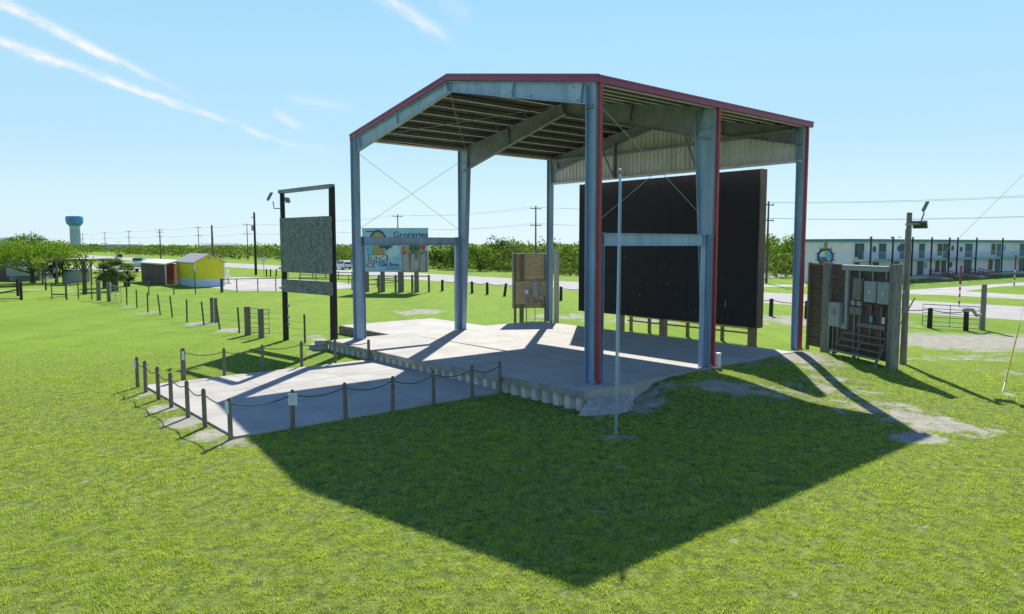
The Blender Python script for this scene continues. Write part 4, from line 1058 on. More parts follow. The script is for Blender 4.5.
# thicket belt behind the road: stuff
cl = []; r2_ = np.random.RandomState(5)
def belt(a0, a1, b0, b1, n_, s0, s1, h0, h1):
    for _ in range(n_):
        a_ = r2_.uniform(a0, a1); b_ = r2_.uniform(b0, b1)
        k = .62+.6*float(fbm(np.array([a_*.06]), np.array([b_*.09]), 13, 2)[0])*(1.0 if b_ > b0+(b1-b0)*.15 else .8)
        c_ = S(a_, b_); s_ = r2_.uniform(s0, s1); h_ = r2_.uniform(h0, h1)*k
        cl.append((c_.x, c_.y, h_*.47, s_, s_, h_*.53))
belt(45, 130, 73, 82, 90, 1.4, 2.8, 2.2, 4.6)
belt(45, 130, 78, 100, 200, 2.0, 4.6, 4.2, 7.2)
belt(45, 130, 86, 112, 80, 2.5, 4.6, 4.8, 6.4)
belt(130, 240, 80, 112, 170, 2.2, 4.4, 3.6, 5.8)
b1_ = leaves(cl, 1.35, .75, 2, 4.2)
cl = []
belt(240, 460, 76, 130, 190, 3.5, 7, 4, 5.8)
belt(460, 900, 66, 180, 150, 6, 12, 4.5, 6.5)
b2_ = leaves(cl, 1.2, 1.5, 3, 3.6)
cl = []
belt(44, 80, 112, 150, 60, 2.5, 4.5, 4.4, 7)
b3_ = leaves(cl, 1.2, 1.0, 4, 3.8)
tag(leaf_obj('thicket', np.concatenate([b1_, b2_, b3_]), M['thicket']), 'long belt of tangled green scrub beyond the road', 'scrub', kind='stuff')
cl = []
for i in range(420):
    x_ = r2_.uniform(-1500, 1100); y_ = r2_.uniform(850, 1300); s_ = r2_.uniform(12, 30); cl.append((x_, y_, 3, s_, s_, r2_.uniform(2.5, 5.5)))
tag(leaf_obj('distant_woods', leaves(cl, 1.0, 4.0, 9, 1.2), M['leafD']), 'dark line of distant woods along the horizon', 'woods', kind='stuff')
for i, (px_, Y_, h_, r_, m_, lb) in enumerate(((497,166,6.9,5.0,'leafD','rounded dark tree standing above the scrub left of the meter board'),
        (455,160,5.9,3.6,'leafA','mid green tree in the scrub right of the billboard'),
        (560,168,6.0,4.0,'leafA','green tree in the scrub behind the far column'),
        (775,150,7.6,4.4,'leafB','light green tree just right of the black screen'),
        (792,140,7.2,4.0,'leafA','darker green tree between black screen and right column'),
        (572,150,5.6,3.4,'leafB','low light tree left of the black screen'),
        (480,152,5.6,3.2,'leafB','pale green tree just left of the rounded dark tree'),
        (522,170,6.2,3.8,'leafB','light green tree directly above the meter board'),
        (440,170,5.4,3.4,'leafD','dark low tree right beside the billboard edge'))):
    tree(lb, (xat(px_,Y_), Y_, 0), h_, r_, M[m_], h_*.15, 20+i, .5, 18, per=2.0, flat=.75)

# ------------------------------------------------------------------ utility poles and wires
PB = 76.0
pole_as = [-15, 38, 87, 137.6, 188, 238.6, 293, 350, 410, 469, 537]
arms = []
for i, a_ in enumerate(pole_as):
    hh = 11.6 if i < 2 else 12.9
    base = S(a_, PB)
    lbl = ['utility pole outside on the right','utility pole behind the right end of black screen','tall double arm utility pole behind the meter board','utility pole rising behind the billboard','utility pole behind the board panels'][i] if i < 5 else '%s double arm utility pole counting left from the transformer pole' % ORD[i-5]
    t = thing('utility_pole', lbl, 'utility pole', base, 'double arm utility poles along the scrub')
    MB().tube([base-Z*.2, base+Z*hh], [.19,.12], 8).build('pole', M['upole'], t)
    z1_ = hh-.5; z2_ = hh-3.7 if i > 1 else hh-2.7
    for z_ in (z1_, z2_):
        MB().bar(base+Z*z_-VV*1.4, base+Z*z_+VV*1.4, .12, .14).build('crossarm', M['upole'], t)
        for k in (-1.3, 0, 1.3):
            MB().tube([base+VV*k+Z*(z_+.06), base+VV*k+Z*(z_+.3)], .05, 6).build('insulator', M['greybox'], t)
    arms.append((base, z1_+.32, z2_+.32))
for k, side in ((1,-1.3),(1,1.3),(2,-1.3),(2,1.3)):
    pts = []
    for (p_, *zz), (q_, *ww) in zip(arms[:-1], arms[1:]):
        s_ = sag(p_+VV*side+Z*zz[k-1], q_+VV*side+Z*ww[k-1], .7, 8, V3((0,0,0))); pts += s_ if not pts else s_[1:]
    tag(MB().tube(pts, .013, 4).build('power_line', M['darkcable'], base=S(-15,PB)), '%s %s power line strung between the double arm poles' % ('upper' if k == 1 else 'lower', 'near' if side < 0 else 'far'), 'power line')
tb = gp(256, 275)
t = thing('utility_pole', 'dark transformer pole left of the tall sign frame', 'utility pole', tb)
MB().tube([tb-Z*.2, tb+Z*11.3], [.24,.16], 10).build('pole', M['pole'], t)
MB().tube([tb+V3((-.35,0,8.0)), tb+V3((-.35,0,9.0))], .24, 10).build('transformer', M['greybox'], t)
MB().bar(tb+V3((-.6,0,10.4)), tb+V3((.2,0,10.4)), .1, .1).build('crossarm', M['upole'], t)
tb2 = gp(213, 262)
t = thing('utility_pole', 'plain thick wooden pole rising behind the yellow house', 'utility pole', tb2)
MB().tube([tb2-Z*.2, tb2+Z*11.6], [.35,.26], 10).build('pole', M['upole'], t); MB().tube([tb2+V3((.3,0,3)), tb2+V3((.3,0,8))], .06, 6).build('conduit', M['galv'], t)
tb3 = gp(161, 263)
t = thing('utility_pole', 'slim near pole left of the yellow house roof', 'utility pole', tb3)
MB().tube([tb3-Z*.2, tb3+Z*9.6], [.22,.14], 10).build('pole', M['upole'], t); MB().bar(tb3+V3((-1.2,0,9.2)), tb3+V3((1.2,0,9.2)), .12, .12).build('crossarm', M['upole'], t)
# small sign cluster near lot
c_ = gp(264, 276)
t = thing('road_sign', 'small pale round sign on a post beyond the parking lot', 'sign', c_)
MB().tube([c_-Z*.1, c_+Z*2.7], .05, 6).build('post', M['galv'], t); MB().disc(c_+Z*2.9+V3((0,-.07,0)), (0,1,0), .42, .03, 20).build('sign_plate', M['bluew'], t)
for i, x_ in enumerate((266.5, 270.5, 276)):
    c_ = gp(x_, 276.5+i*.1); tag(MB().tube([c_-Z*.1, c_+V3((.05*i,0,1.3))], .12, 8).build('bollard', M['pole'], base=c_), ['dark stub post nearest the round road sign','dark stub post between two others by the road sign','dark stub post farthest right of the road sign'][i], 'bollard', 'stub posts by the road sign')

# ------------------------------------------------------------------ water tower
wt = V3((xat(77.3, 900), 900, 0)); t = thing('water_tower', 'tall water tower with blue tank and pale stem on the horizon', 'water tower', wt)
MB().tube([wt, wt+Z*2, wt+Z*24, wt+Z*29], [7.5,5.6,5.4,6.2], 28).build('stem', M['tankstem'], t, smooth=False)
MB().tube([wt+Z*28, wt+Z*31.5, wt+Z*35, wt+Z*38.6, wt+Z*40.2, wt+Z*40.8], [5.8,9.0,9.7,9.7,9.3,3.0], 32).build('tank', M['tank'], t)
mb = MB()
for i in range(16):
    a_ = i/16*6.283; mb.bar(wt+V3((math.cos(a_)*5.75, math.sin(a_)*5.75, 2)), wt+V3((math.cos(a_)*5.6, math.sin(a_)*5.6, 25)), .5, .3)
mb.build('stem_rib', M['tankstem'], t)
MB().box(wt+V3((1.5,-9.75,36)), (6,.1,1.2)).build('tank_marking', M['printred'], t)

# ------------------------------------------------------------------ houses and sheds on the left
def gable_house(name, label, cat, c, w, d, h, rise, rot, wallm, roofm, basem=None, baseh=.8):
    t = thing(name, label, cat, c); x = V3((math.cos(rot), math.sin(rot), 0)); y = V3((-x.y, x.x, 0)); c = V3(c)
    def P(i, j, z): return c+x*i*w*.5+y*j*d*.5+Z*z
    b0 = baseh if basem else 0
    wl = MB(); wl.add([P(-1,-1,b0),P(1,-1,b0),P(1,1,b0),P(-1,1,b0),P(-1,-1,h),P(1,-1,h),P(1,1,h),P(-1,1,h),P(0,-1,h+rise),P(0,1,h+rise)],
        [(0,1,5,8,4),(1,2,6,5),(2,3,7,9,6),(3,0,4,7),(0,3,2,1)])
    # lap boards
    for k in range(int((h-b0)/.22)):
        z_ = b0+.22*k+.2
        for (p_, q_, nn) in ((P(-1,-1,z_),P(1,-1,z_),-y),(P(-1,-1,z_),P(-1,1,z_),-x),(P(1,-1,z_),P(1,1,z_),x)):
            wl.bar(p_+nn*.006, q_+nn*.006, .02, .02)
    wl.build('wall', wallm, t)
    e = .25; r_ = MB()
    for s_ in (-1, 1):
        a_ = c+x*s_*(w*.5+e)+Z*(h-e*rise/(w*.5)); b_ = c+Z*(h+rise)
        p_ = [a_-y*(d*.5+e), a_+y*(d*.5+e), b_+y*(d*.5+e), b_-y*(d*.5+e)]
        lo = p_; hi = [k+Z*.12 for k in p_]
        r_.hexa(lo+hi)
    r_.build('roof', roofm, t)
    if basem: MB().box(c+Z*b0*.5, (w+.06, d+.06, b0), x, y, Z).build('skirting', basem, t)
    tr = MB()
    for (i, j) in ((-1,-1),(1,-1),(-1,1),(1,1)): tr.box(P(i,j,(h+b0)/2), (.16,.16,h-b0-.02), x, y, Z)
    tr.build('corner_trim', M['white'], t)
    return t, P, x, y
yc1 = gp(195.5,287.2); yc0 = gp(177,284.2); yc2 = gp(224.2,286.5)
xd = V3((2.87,2.27,0)).normalized(); wY = 3.66; yc2 = yc1+xd*wY; rotY = math.atan2(xd.y, xd.x); yd = V3((-xd.y, xd.x, 0))
dY = 9.0
cY = (yc1+yc2)/2+yd*dY*.5
t, P, x_, y_ = gable_house('yellow_house', 'small bright yellow cabin with pale blue skirting and grey gable roof', 'cabin', cY, wY, dY, 3.2, 1.0, rotY, M['yellow'], M['greyroof'], M['bluew'], 1.0)
MB().box(P(0,-1,3.75)-y_*.03, (.3,.04,.3), x_, y_, Z).build('gable_vent', M['greyroof'], t)
# statue-like white thing right of it
c_ = gp(228, 284); t = thing('garden_ornament', 'small white ornament standing right of the yellow cabin', 'ornament', c_)
MB().tube([c_, c_+Z*.25, c_+Z*.5, c_+Z*1.3, c_+Z*1.6], [.5,.42,.25,.2,.1], 12).build('body', M['white'], t, smooth=True); MB().ball(c_+Z*1.75, .22).build('top_ball', M['white'], t, smooth=True)
# brown shed with red end and white roof
bc0 = gp(142,281.5); bc1 = gp(166.5,285); bc2 = gp(177.5,284.0)
t = thing('brown_shed', 'low brown boarded shed with rust red end and white metal roof', 'shed', (bc0+bc1)/2)
xx_ = (bc1-bc0); yy_ = (bc2-bc1)
p0 = bc0; p1 = bc1; p2_ = bc1+yy_*1.3; p3 = bc0+yy_*1.3
hS = 2.75
w_ = MB(); w_.add([p0,p1,p1+Z*hS,p0+Z*hS], [(0,1,2,3)]); w_.add([p3,p0,p0+Z*hS,p3+Z*hS],[(0,1,2,3)]); w_.add([p2_,p3,p3+Z*hS,p2_+Z*hS],[(0,1,2,3)])
for k in range(24):
    q_ = p0.lerp(p1, k/24); w_.bar(q_-yy_.normalized()*.015, q_-yy_.normalized()*.015+Z*hS, .05, .03, yy_)
w_.build('board_wall', M['brown'], t)
w_ = MB(); w_.add([p1,p2_,p2_+Z*hS,p1+Z*hS], [(0,1,2,3)]); w_.build('end_wall', M['redwall'], t)
MB().box(p1+Z*hS*.5-yy_.normalized()*.05, (.5,.1,hS), xx_.normalized(), yy_.normalized(), Z).build('corner_trim', M['white'], t)
e_ = xx_.normalized()*.3; f_ = yy_.normalized()*.3
MB().hexa([p0-e_-f_+Z*hS, p1+e_-f_+Z*hS, p2_+e_+f_+Z*(hS+.4), p3-e_+f_+Z*(hS+.4), p0-e_-f_+Z*(hS+.18), p1+e_-f_+Z*(hS+.18), p2_+e_+f_+Z*(hS+.58), p3-e_+f_+Z*(hS+.58)]).build('roof', M['whiteroof'], t)
# left grey shed under trees, tank, pergola
t, P, x_, y_ = gable_house('grey_shed', 'low grey shed half hidden under the trees at far left', 'shed', gp(6,281)+V3((0,3,0)), 9, 5, 2.3, .9, .1, M['greybox'], M['greyroof'])
MB().box(P(-.3,-1,1.0)-y_*.05, (2.2,.06,2.0), x_, y_, Z).build('door', M['brown'], t)
c_ = gp(23,281); t = thing('storage_crate', 'pale blue grey box raised on legs by the grey shed', 'crate', c_)
MB().box(c_+Z*1.35, (3.6,2.0,1.2)).build('box_body', M['greybox'], t, bevel=.08); MB().box(c_+Z*2.0, (3.4,1.9,.2)).build('lid', M['white'], t)
for i in (-1,1):
    for j in (-1,1): MB().box(c_+V3((i*1.6,j*.8,.37)), (.14,.14,.75)).build('leg', M['wood'], t)
c_ = gp(70,283); t = thing('water_tank', 'grey cylindrical cistern standing under the pergola', 'tank', c_)
tk = MB(); tk.tube([c_+V3((0,1.6,-.05)), c_+V3((0,1.6,1.9)), c_+V3((0,1.6,1.95))], [1.65,1.65,1.5], 28)
for i in range(28):
    a_ = i/28*6.283; tk.tube([c_+V3((math.cos(a_)*1.66,1.6+math.sin(a_)*1.66,0)), c_+V3((math.cos(a_)*1.66,1.6+math.sin(a_)*1.66,1.9))], .05, 5)
tk.build('shell', M['greybox'], t); MB().disc(c_+V3((0,1.6,2.0)), Z, .5, .12, 16).build('lid', M['steeld'], t)
c_ = gp(70,284); t = thing('pergola', 'thin brown pergola frame standing over the grey cistern', 'pergola', c_)
for i in (-1, -.4, .75, 1):
    MB().tube([c_+V3((i*3.4,-.6,-.1)), c_+V3((i*3.4,-.6,3.2))], .13, 8).build('post', M['post'], t)
    MB().tube([c_+V3((i*3.4,4.0,-.1)), c_+V3((i*3.4,4.0,3.2))], .13, 8).build('post', M['post'], t)
MB().box(c_+V3((0,-.6,3.25)), (7.6,.12,.25)).build('beam', M['brown'], t); MB().box(c_+V3((0,4.0,3.25)), (7.6,.12,.25)).build('beam', M['brown'], t)
for i in range(7): MB().box(c_+V3((-3.6+i*1.2,1.7,3.42)), (.1,5.6,.14)).build('joist', M['brown'], t)
MB().box(c_+V3((1.6,1.7,3.53)), (3.0,5.0,.06)).build('roof_sheet', M['whiteroof'], t)
# boat on trailer
c_ = gp(135,271.5); t = thing('boat_on_trailer', 'white boat parked on a trailer left of the brown shed', 'boat', c_)
hl = MB(); sec = []
for k in range(7):
    u_ = k/6; w_ = 1.25*math.sin(min(1, .35+u_*.9)*math.pi/2)*(1 if u_ > .2 else .4+3*u_); w_ = 1.2*min(1, .15+u_*1.6); xx = -4.5+u_*9
    sec.append([c_+V3((xx,-w_,1.9-.3*u_)), c_+V3((xx,-w_*.8,1.1)), c_+V3((xx,0,.75+.3*(1-u_)**2)), c_+V3((xx,w_*.8,1.1)), c_+V3((xx,w_,1.9-.3*u_))])
vs = [p_ for s_ in sec for p_ in s_]; fs = [(k*5+j, k*5+j+1, (k+1)*5+j+1, (k+1)*5+j) for k in range(6) for j in range(4)]+[(30,31,32,33,34)]+[(k*5+4, k*5, (k+1)*5, (k+1)*5+4) for k in range(6)]
hl.add(vs, fs); hl.build('hull', M['carwhite'], t)
MB().box(c_+V3((1.0,0,2.3)), (2.2,1.6,1.0)).build('cabin', M['white'], t, bevel=.15); MB().box(c_+V3((1.0,-.82,2.45)), (1.8,.03,.4)).build('window', M['glass'], t)
MB().box(c_+V3((1.0,0,3.0)), (2.8,1.8,.08)).build('canopy', M['greybox'], t); MB().box(c_+V3((4.8,0,1.4)), (.5,.5,1.2)).build('outboard_motor', M['black'], t, bevel=.06)
MB().bar(c_+V3((-6,0,.55)), c_+V3((4,0,.6)), .12, .12).bar(c_+V3((1,-1.1,.5)), c_+V3((1,1.1,.5)), .1, .1).build('trailer_frame', M['galv'], t)
for s_ in (-1, 1): MB().disc(c_+V3((1,s_*1.15,.35)), (0,1,0), .35, .2, 16).build('wheel', M['tyre'], t)

# ------------------------------------------------------------------ vehicles
def vehicle(name, label, cat, loc, ang, L_, W_, H_, bodym, van=False):
    t = thing(name, label, cat, loc); loc = V3(loc); x = V3((math.cos(ang), math.sin(ang), 0)); y = V3((-x.y, x.x, 0))
    def P(a, b, z): return loc+x*a*L_+y*b*W_+Z*z*H_
    prof = [(-.5,.17),(-.5,.55),(-.485,.62),(-.45,.95),(-.40,1.0),(.12,1.0),(.17,.97),(.30,.64),(.47,.56),(.5,.5),(.5,.17)] if van else \
           [(-.5,.2),(-.5,.52),(-.47,.62),(-.40,.94),(-.34,1.0),(.05,1.0),(.10,.97),(.22,.66),(.44,.58),(.5,.48),(.5,.2)]
    n_ = len(prof); b = MB(); vs = []
    for s_ in (-1, 1):
        for (u_, z_) in prof: vs.append(P(u_, s_*(.5 if z_ < .7 else .43), z_))
    b.add(vs, [tuple(range(n_))[::1], tuple(range(2*n_-1, n_-1, -1))]+[(i, i+n_, (i+1)%n_+n_, (i+1)%n_) for i in range(n_)])
    o = b.build('body', bodym, t, bevel=.05)
    for s_ in (-1, 1):
        g_ = MB(); k = .02
        for (u0, u1) in ((-.42,-.18),(-.165,.02),(.035,.17)):
            q_ = [P(u0,s_*.497,.66), P(u1+(.06 if u1 > .1 else 0),s_*.497,.66), P(u1-.02,s_*.445,.93), P(u0+.015,s_*.445,.93)]
            q_ = [v_+y*s_*.02 for v_ in q_]; g_.add(q_, [(0,1,2,3)] if s_ < 0 else [(3,2,1,0)])
        g_.build('side_window', M['glass'], t)
    g_ = MB(); dx = x*-.03; g_.add([P(-.478,-.42,.64)+dx, P(-.478,.42,.64)+dx, P(-.445,.38,.93)+dx, P(-.445,-.38,.93)+dx], [(3,2,1,0)]); g_.build('rear_window', M['glass'], t)
    g_ = MB(); dx = x*.03+Z*.02; g_.add([P(.285,-.43,.67)+dx, P(.285,.43,.67)+dx, P(.175,.39,.94)+dx, P(.175,-.39,.94)+dx], [(0,1,2,3)]); g_.build('windscreen', M['glass'], t)
    for s_ in (-1, 1):
        MB().box(P(-.505,s_*.42,.5), (.05,.14,.3), x, y, Z).build('tail_light', M['printred'], t)
        MB().box(P(.502,s_*.36,.45), (.05,.3,.16), x, y, Z).build('headlight', M['white'], t)
        for u_ in (-.31, .32):
            w_ = MB().disc(P(u_, s_*.46, 0)+Z*.34, y, .34, .22, 18).build('wheel', M['tyre'], t); MB().disc(P(u_, s_*.46, 0)+Z*.34+y*s_*.115, y, .2, .02, 14).build('rim', M['galv'], w_)
    MB().box(P(-.505,0,.24), (.08, W_*.96, .2), x, y, Z).build('bumper', M['black'], t); MB().box(P(.505,0,.24), (.08, W_*.96, .2), x, y, Z).build('bumper', M['black'], t)
vanp = gp(342, 269.6); ra = math.atan2(UY, UX)
vehicle('parked_van', 'white van driving on the far road behind the sign frame', 'van', vanp+V3((0,1.0,.02)), ra, 4.8, 1.95, 1.95, M['carwhite'], True)
vehicle('passing_car', 'small dark car on the far road at left', 'car', gp(119,257.8)+V3((0,0,.02)), ra, 4.6, 1.85, 1.55, M['cardark'])

# ------------------------------------------------------------------ motel
dmo = V3((52.7, 35.5, 0)).normalized(); nmo = V3((dmo.y, -dmo.x, 0)); LM = 84; DM = 7.3
m0 = V3((37.6, 92.5, 0)); kk_ = (851-512)/F; m0 = m0 + dmo*((kk_*m0.y-m0.x)/(dmo.x-kk_*dmo.y))
mt = thing('motel', 'long two storey white motel with teal doors and roof edge beyond the road', 'motel', m0+dmo*LM*.5)
MZ = .95; F2 = 3.45; TZ = 6.05
def mp2(t_, off, z): return m0+dmo*t_+nmo*off+Z*z
def tx(px, off=0):    # distance along the facade
    k = (px-512)/F; q0 = m0+nmo*off; return (k*q0.y-q0.x)/(dmo.x-k*dmo.y)
def mbox(t0, t1, o0, o1, z0, z1, b=None):
    b = b or MB(); return b.box(mp2((t0+t1)/2, (o0+o1)/2, (z0+z1)/2), (t1-t0, abs(o1-o0), z1-z0), dmo, nmo, Z)
mbox(0, LM, -DM, 0, MZ-.9, TZ).build('wall', M['motelwall'], mt)
mbox(-.4, LM+.4, -DM-.4, .5, TZ, TZ+.08).build('roof', M['whiteroof'], mt)
mbox(-.45, LM+.45, .5, .58, TZ-.16, TZ+.22).build('roof_fascia', M['tealroof'], mt)
mbox(-.53, -.45, -DM-.4, .58, TZ-.16, TZ+.22).build('roof_fascia', M['tealroof'], mt)
tw = .1
mbox(tw-.1, LM, .0, 1.4, F2-.12, F2).build('walkway', M['white'], mt)
mbox(tw+3.0, LM, 1.4, 1.46, F2-.22, F2+.04).build('walkway_edge', mat('turquoise_band', (.10,.38,.46), .5), mt)
mbox(-.2, LM, .0, 2.0, MZ-.9, MZ).build('plinth', M['lot'], mt)
# upper railing
rb = MB(); mbox(tw, LM, 1.38, 1.42, F2+.98, F2+1.03, rb); k = tw
while k < LM:
    mbox(k, k+.025, 1.39, 1.41, F2+.05, F2+1.0, rb); k += .28
rb.build('railing', mat('thin_rail', (.45,.5,.55), .5), mt)
doors_up = [(853.5,856.5,'glass'),(857,862.5,'teal'),(877.5,884.5,'teal'),(898.5,904.5,'teal'),(917.5,923.0,'teal'),(936,940.5,'glass'),(941.5,947.5,'teal'),(963.5,970.5,'teal'),(989.5,993.5,'glass'),(995,999,'teal'),(1018,1023,'teal')]
doors_lo = [(916.5,922.5,'teal'),(934.5,938.5,'glass'),(940.5,945,'glass'),(963,970.5,'teal'),(987.5,991.5,'glass'),(994,999,'teal'),(1018,1023,'teal')]
for (a_, b_, m_) in doors_up:
    for up in (1,):
        z0 = F2+.05; t0, t1 = tx(a_), tx(b_); f_ = mbox(t0-.1, t1+.1, .0, .05, z0, z0+2.25).build('door_frame' if m_ == 'teal' else 'window_frame', M['white'], mt)
        mbox(t0, t1, .05, .09, z0+(.0 if m_ == 'teal' else .3), z0+2.15).build('door' if m_ == 'teal' else 'pane', M[m_], f_)
for (a_, b_, m_) in doors_lo+[(872,878,'teal'),(853.5,858.5,'glass'),(893,898,'teal')]:
    z0 = MZ+.02; t0, t1 = tx(a_), tx(b_); f_ = mbox(t0-.1, t1+.1, .0, .05, z0, z0+2.2).build('door_frame' if m_ == 'teal' else 'window_frame', M['white'], mt)
    mbox(t0, t1, .05, .09, z0+(.0 if m_ == 'teal' else .3), z0+2.1).build('door' if m_ == 'teal' else 'pane', M[m_], f_)
t_ = tx(1040)
while t_ < LM-3:
    for z0 in (F2+.05, MZ+.02):
        f_ = mbox(t_-.1, t_+2.1, .0, .05, z0, z0+2.2).build('door_frame', M['white'], mt); mbox(t_, t_+1.0, .05, .09, z0, z0+2.1).build('door', M['teal'], f_); mbox(t_+1.05, t_+2.0, .05, .09, z0+.3, z0+2.1).build('pane', M['glass'], f_)
    t_ += 5.2
for x_ in (869.8,891.7,911.3,930.4,948,956.2,975,1001,1024,1046,1068):
    t_ = tx(x_, 1.6); mbox(t_-.09, t_+.09, 1.5, 1.68, .0, 6.6).build('column', M['black'], mt)
for x_, z_ in ((873,F2+1.4),(897.5,F2+1.5),(951,F2+1.5),(959.5,F2+1.3),(925,MZ+1.4),(950,MZ+1.4),(1003,F2+1.5),(1018,MZ+1.4)):
    MB().disc(mp2(tx(x_), .06, z_), nmo, .42, .06, 16).build('wall_ornament', M['aqua'] if x_ in (925,1003,1018) else M['navy'], mt)
# wheel emblem
fdm, fnm = dmo, nmo
c_ = mp2(-.04, -3.9, 3.8); dmo, nmo = nmo, -dmo
em = MB().disc(c_, nmo, 1.18, .08, 28).build('wheel_emblem', M['navy'], mt)
def wed(a0, a1, r_, m_, nm__, off, cz=0, cx=0):
    b = MB(); n_ = 10; vs = [c_+nmo*off+dmo*cx+Z*cz]+[c_+nmo*off+dmo*(cx+r_*math.cos(math.radians(a0+(a1-a0)*i/n_)))+Z*(cz+r_*math.sin(math.radians(a0+(a1-a0)*i/n_))) for i in range(n_+1)]
    b.add(vs, [(0,i,i+1) for i in range(1, n_+1)]); b.build(nm__, M[m_], em)
wed(-50, 75, .98, 'aqua', 'emblem_field', .05); wed(105, 175, .9, 'bluew', 'emblem_field', .05, -.05)
wed(60, 120, .55, 'printred', 'emblem_field', .06, .35); wed(230, 320, .6, 'printred', 'emblem_field', .062, -.25); wed(80, 100, .9, 'yellow', 'emblem_field', .066, -.1); wed(180,235,.85,'tealroof','emblem_field',.05)
b = MB()
for i in range(10):
    a_ = i/10*6.283+.31; d_ = dmo*math.cos(a_)+Z*math.sin(a_); b.bar(c_+d_*1.15, c_+d_*1.62, .09, .09, nmo)
for i in range(24):
    a_ = i/24*6.283; a2 = (i+1)/24*6.283; b.bar(c_+nmo*.03+(dmo*math.cos(a_)+Z*math.sin(a_))*1.2, c_+nmo*.03+(dmo*math.cos(a2)+Z*math.sin(a2))*1.2, .1, .1, nmo)
b.build('wheel_rim', M['brown'], em)
b = MB().ball(c_+Z*1.75+nmo*.05, .24, 10, 6, 1.1); b.tube([c_+Z*1.1+nmo*.05, c_+Z*1.6+nmo*.05], [.3,.16], 8); b.build('emblem_crest', M['tan'], em)
dmo, nmo = fdm, fnm
# entrance steps with maroon railings
for x_, lb in ((929,'maroon railed steps descending from the motel at left'),(964,'maroon railed steps descending in the middle of the motel front')):
    t0 = tx(x_)-4.2; t = thing('entrance_steps', lb, 'steps', mp2(t0, 2, 0))
    s_ = MB()
    for k in range(5): mbox(t0+k*1.5, t0+(k+1)*1.5, 2.05, 4.0, -.02, MZ-.18*(k+1)+.02, s_)
    s_.build('step', M['lot'], t)
    for off_ in (2.1, 3.95):
        r_ = MB(); r_.bar(mp2(t0,off_,MZ+.95), mp2(t0+7.5,off_,.95), .08, .1); r_.bar(mp2(t0,off_,MZ+.5), mp2(t0+7.5,off_,.5), .06, .08)
        for k in range(11): r_.bar(mp2(t0+k*.75,off_,MZ-.95*k/10), mp2(t0+k*.75,off_,MZ+.95-.95*k/10), .07, .07)
        r_.build('handrail', M['rail'], t)
# low bank the motel stands on
bk = MB(); 
def bank(o0, o1, z0, z1):
    bk.add([mp2(-6,o1,z1), mp2(LM+6,o1,z1), mp2(LM+6,o0,z0), mp2(-6,o0,z0)], [(3,2,1,0)])
bank(1.95, 4.5, .55, .42); bank(4.5, 10, .42, .005)
bm = mat('bank_turf', (.2,.3,.045), .95, 0, .15, .8, .3, 8, col2=(.12,.2,.03), spec=.05)
bk.build('grass_bank', bm)['kind'] = 'structure'
# marker poles
for x_, y_, h_, lb in ((959,307,3.6,'red and white marker pole by the road before the motel'),(1014,288,4.2,'red and white marker pole farther right before the motel')):
    c_ = gp(x_, y_); t = thing('marker_pole', lb, 'marker pole', c_)
    hh = h_*c_.y/62 if x_ < 1000 else h_
    MB().tube([c_-Z*.05, c_+Z*hh*.55], .07, 8).build('lower_shaft', M['white'], t); MB().tube([c_+Z*hh*.55, c_+Z*hh], .09, 8).build('upper_shaft', M['rail'], t)
    for k in range(3): MB().tube([c_+Z*hh*(.08+.16*k), c_+Z*hh*(.15+.16*k)], .078, 8).build('band', M['redpipe'], t)
# distant long white roof and low buildings
for x_, Y_, w_, h_, m_, lb in ((126,640,26,7.2,'whiteroof','long low white roofed building far beyond the scrub'),(222,560,24,6.6,'greyroof','low pinkish building on the horizon behind the yellow house'),(8,420,9,9.5,'greybox','pale building top behind the far left trees')):
    c_ = V3((xat(x_,Y_), Y_, 0)); t = thing('distant_building', lb, 'building', c_)
    MB().box(c_+Z*(h_-1.5)*.5, (w_, 12, h_-1.5)).build('wall', M['motelwall'], t)
    MB().hexa([c_+V3((-w_*.52,-6.5,h_-1.5)), c_+V3((w_*.52,-6.5,h_-1.5)), c_+V3((w_*.52,6.5,h_-1.5)), c_+V3((-w_*.52,6.5,h_-1.5)), c_+V3((-w_*.5,-.5,h_)), c_+V3((w_*.5,-.5,h_)), c_+V3((w_*.5,.5,h_)), c_+V3((-w_*.5,.5,h_))]).build('roof', M[m_], t)

# ------------------------------------------------------------------ sky, sun, camera
SAZ, SEL = .1327, .6865
w = bpy.data.worlds.new('World'); sc.world = w; w.use_nodes = True; nt = w.node_tree; n = nt.nodes; L = nt.links
bg = n['Background']; sk = n.new('ShaderNodeTexSky'); sk.sky_type = 'NISHITA'; sk.sun_disc = False
sk.sun_elevation = SEL; sk.sun_rotation = SAZ; sk.altitude = 0; sk.air_density = 1.0; sk.dust_density = .4; sk.ozone_density = 2.0
tc = n.new('ShaderNodeTexCoord'); sep = n.new('ShaderNodeSeparateXYZ'); L.new(tc.outputs['Generated'], sep.inputs[0])
def math_(op, a, b=None, c=None):
    m_ = n.new('ShaderNodeMath'); m_.operation = op
    for i, v_ in enumerate((a, b, c)):
        if v_ is None: continue
        if isinstance(v_, (int, float)): m_.inputs[i].default_value = v_
        else: L.new(v_, m_.inputs[i])
    return m_.outputs[0]
zz = math_('MAXIMUM', sep.outputs[2], .02); u_ = math_('DIVIDE', sep.outputs[0], sep.outputs[1]); v_ = math_('DIVIDE', sep.outputs[2], sep.outputs[1])
